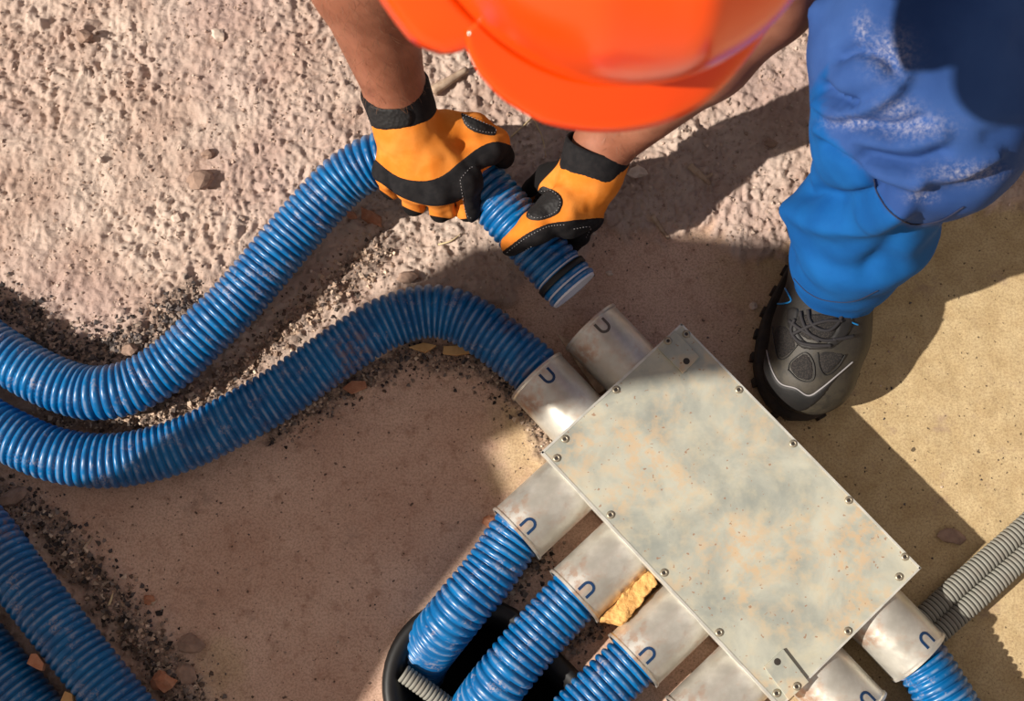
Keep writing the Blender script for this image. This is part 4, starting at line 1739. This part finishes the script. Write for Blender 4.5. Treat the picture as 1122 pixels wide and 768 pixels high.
rows = []
for kq in range(0, 19):
    t = kq / 18 * math.pi / 2
    z = HH * math.sin(t) ** 0.95
    g = math.cos(t) ** 0.72 if kq < 18 else 0.004
    row = []
    for j in range(NS):
        th = 2 * math.pi * j / NS
        x, y = HA * math.cos(th) * g, HBb * math.sin(th) * g
        # three moulded ridges running front to back over the crown
        zz_ = z + .0045 * math.exp(-(x / .012) ** 2) * smooth(np.array(z), .05, .10) + .0025 * (math.exp(-((abs(x) - .045) / .008) ** 2)) * smooth(np.array(z), .05, .10)
        row.append(hat(x, y, float(zz_)))
    rows.append(row)
V = np.array(rows).reshape(-1, 3)
F = []
for i in range(18):
    F += [(i * NS + j, i * NS + (j + 1) % NS, (i + 1) * NS + (j + 1) % NS, (i + 1) * NS + j) for j in range(NS)]
F.append(tuple(range(18 * NS, 19 * NS)))
me = np_mesh('shell', V, F)
sh = link('shell', me, M['helmet'], hatroot)
so = sh.modifiers.new('thick', 'SOLIDIFY')
so.thickness = .0025
so.offset = -1


def brim_w(th):
    a = math.atan2(math.sin(th - math.pi / 2), math.cos(th - math.pi / 2))
    front = math.exp(-(abs(a) / 0.92) ** 4)
    return .010 + .040 * front


def flange(name, th0, th1, nn, wfun, drop, prof_n=7, lip=.004):
    V, F = [], []
    for i in range(nn + 1):
        th = th0 + (th1 - th0) * i / nn
        wv_ = wfun(th)
        d = np.array([math.cos(th) / HA, math.sin(th) / HBb])
        d /= np.linalg.norm(d)
        for kq in range(prof_n + 1):
            s = kq / prof_n
            x = HA * math.cos(th) + d[0] * wv_ * s
            y = HBb * math.sin(th) + d[1] * wv_ * s
            z = .001 - drop(th) * s ** 1.3 - (lip if kq == prof_n else 0)
            V.append(hat(x, y, z))
    m_ = prof_n + 1
    for i in range(nn):
        F += [(i * m_ + a, (i + 1) * m_ + a, (i + 1) * m_ + a + 1, i * m_ + a + 1) for a in range(prof_n)]
    me = np_mesh(name, np.array(V), F)
    o = link(name, me, M['helmet'], hatroot)
    so = o.modifiers.new('thick', 'SOLIDIFY')
    so.thickness = .003
    so.offset = 0
    return o


PK = ([37, 40, 45, 52, 63, 80, 90, 100, 110, 120, 130, 147], [.006, .013, .019, .024, .028, .0285, .0285, .026, .020, .015, .013, .009])
GT = ([144, 200, 330, 372, 392, 398, 401], [.010, .014, .022, .030, .031, .024, .012])
flange('peak', math.radians(37), math.radians(147), 80, lambda th: float(np.interp(math.degrees(th), *PK)),
       lambda th: .009 * max(0, math.sin((math.degrees(th) - 37) / 110 * math.pi)), lip=.0015)
flange('rain_gutter', math.radians(144), math.radians(401), 130, lambda th: float(np.interp(math.degrees(th), *GT)), lambda th: .012, lip=.008)
mb = MB()
pts = [hat(HA * .90 * math.cos(t), HBb * .90 * math.sin(t), -.012) for t in np.linspace(0, 2 * math.pi, 40)]
for i in range(40 - 1):
    mb.box((pts[i] + pts[i + 1]) / 2, (pts[i + 1] - pts[i]) / 2 * 1.05, hu * .012, np.cross((pts[i + 1] - pts[i]) / np.linalg.norm(pts[i + 1] - pts[i]), hu) * .001)
mb.build('headband', M['strap'], hatroot)

# ------------------------------------------------------------------ added board out of view, its outline cut to throw the broad shadow
hs = np.array([SUN_DIR[0], SUN_DIR[1]]) / math.hypot(SUN_DIR[0], SUN_DIR[1])
ps = np.array([-hs[1], hs[0]])
tan_el = -SUN_DIR[2] / math.hypot(SUN_DIR[0], SUN_DIR[1])
PLANE = -0.86                                   # distance of the board along the sun's ground direction
shadow = [(-260, 575), (60, 538), (230, 498), (320, 436), (430, 330), (540, 268), (660, 250), (860, 262), (960, 300), (935, 385),
          (860, 392), (790, 402), (640, 448), (580, 466), (535, 486), (552, 520), (560, 548), (520, 600), (470, 660), (425, 720), (380, 800), (300, 940), (100, 1150)]
pl = []
for a, b in shadow:
    g = P(a, b, 0)[:2]
    s, t = g @ hs, g @ ps
    pl.append((t, max(0.0, (s - PLANE) * tan_el)))
pl = np.array(pl)
mb = MB()
order = pl.copy()
nP = len(order)
front = [np.array([*(hs * PLANE + ps * t), h]) for t, h in order]
back = [q - np.array([*(hs * .018), 0]) for q in front]
mb.add(np.vstack([front, back]), [tuple(range(nP)), tuple(range(nP, 2 * nP))[::-1]] + [(i, (i + 1) % nP, nP + (i + 1) % nP, nP + i) for i in range(nP)])
bd = mb.build('added_shade_board', M['shade_board'])
tag(bd, 'upright board added out of view, outline cut to shade the ducts', 'shade_board')

for o in COL.objects:
    if o.parent is None and 'category' in o:
        stem = o.name.split('.')[0]
        g = {'drop_duct': 'ducts dropping into the black floor sleeve', 'feed_duct': 'ducts on the end collars of the box', 'loose_duct': 'ducts lying in the lower corner',
             'grey_conduit': 'thin grey conduits', 'stone': 'loose stones on the ground', 'pebble': 'loose pebbles on the ground', 'brick_chip': 'brick chips on the ground',
             'twig': 'twigs and straw on the ground', 'wood_splinter': 'wood splinters under the arched duct'}.get(stem)
        if g:
            o['group'] = g
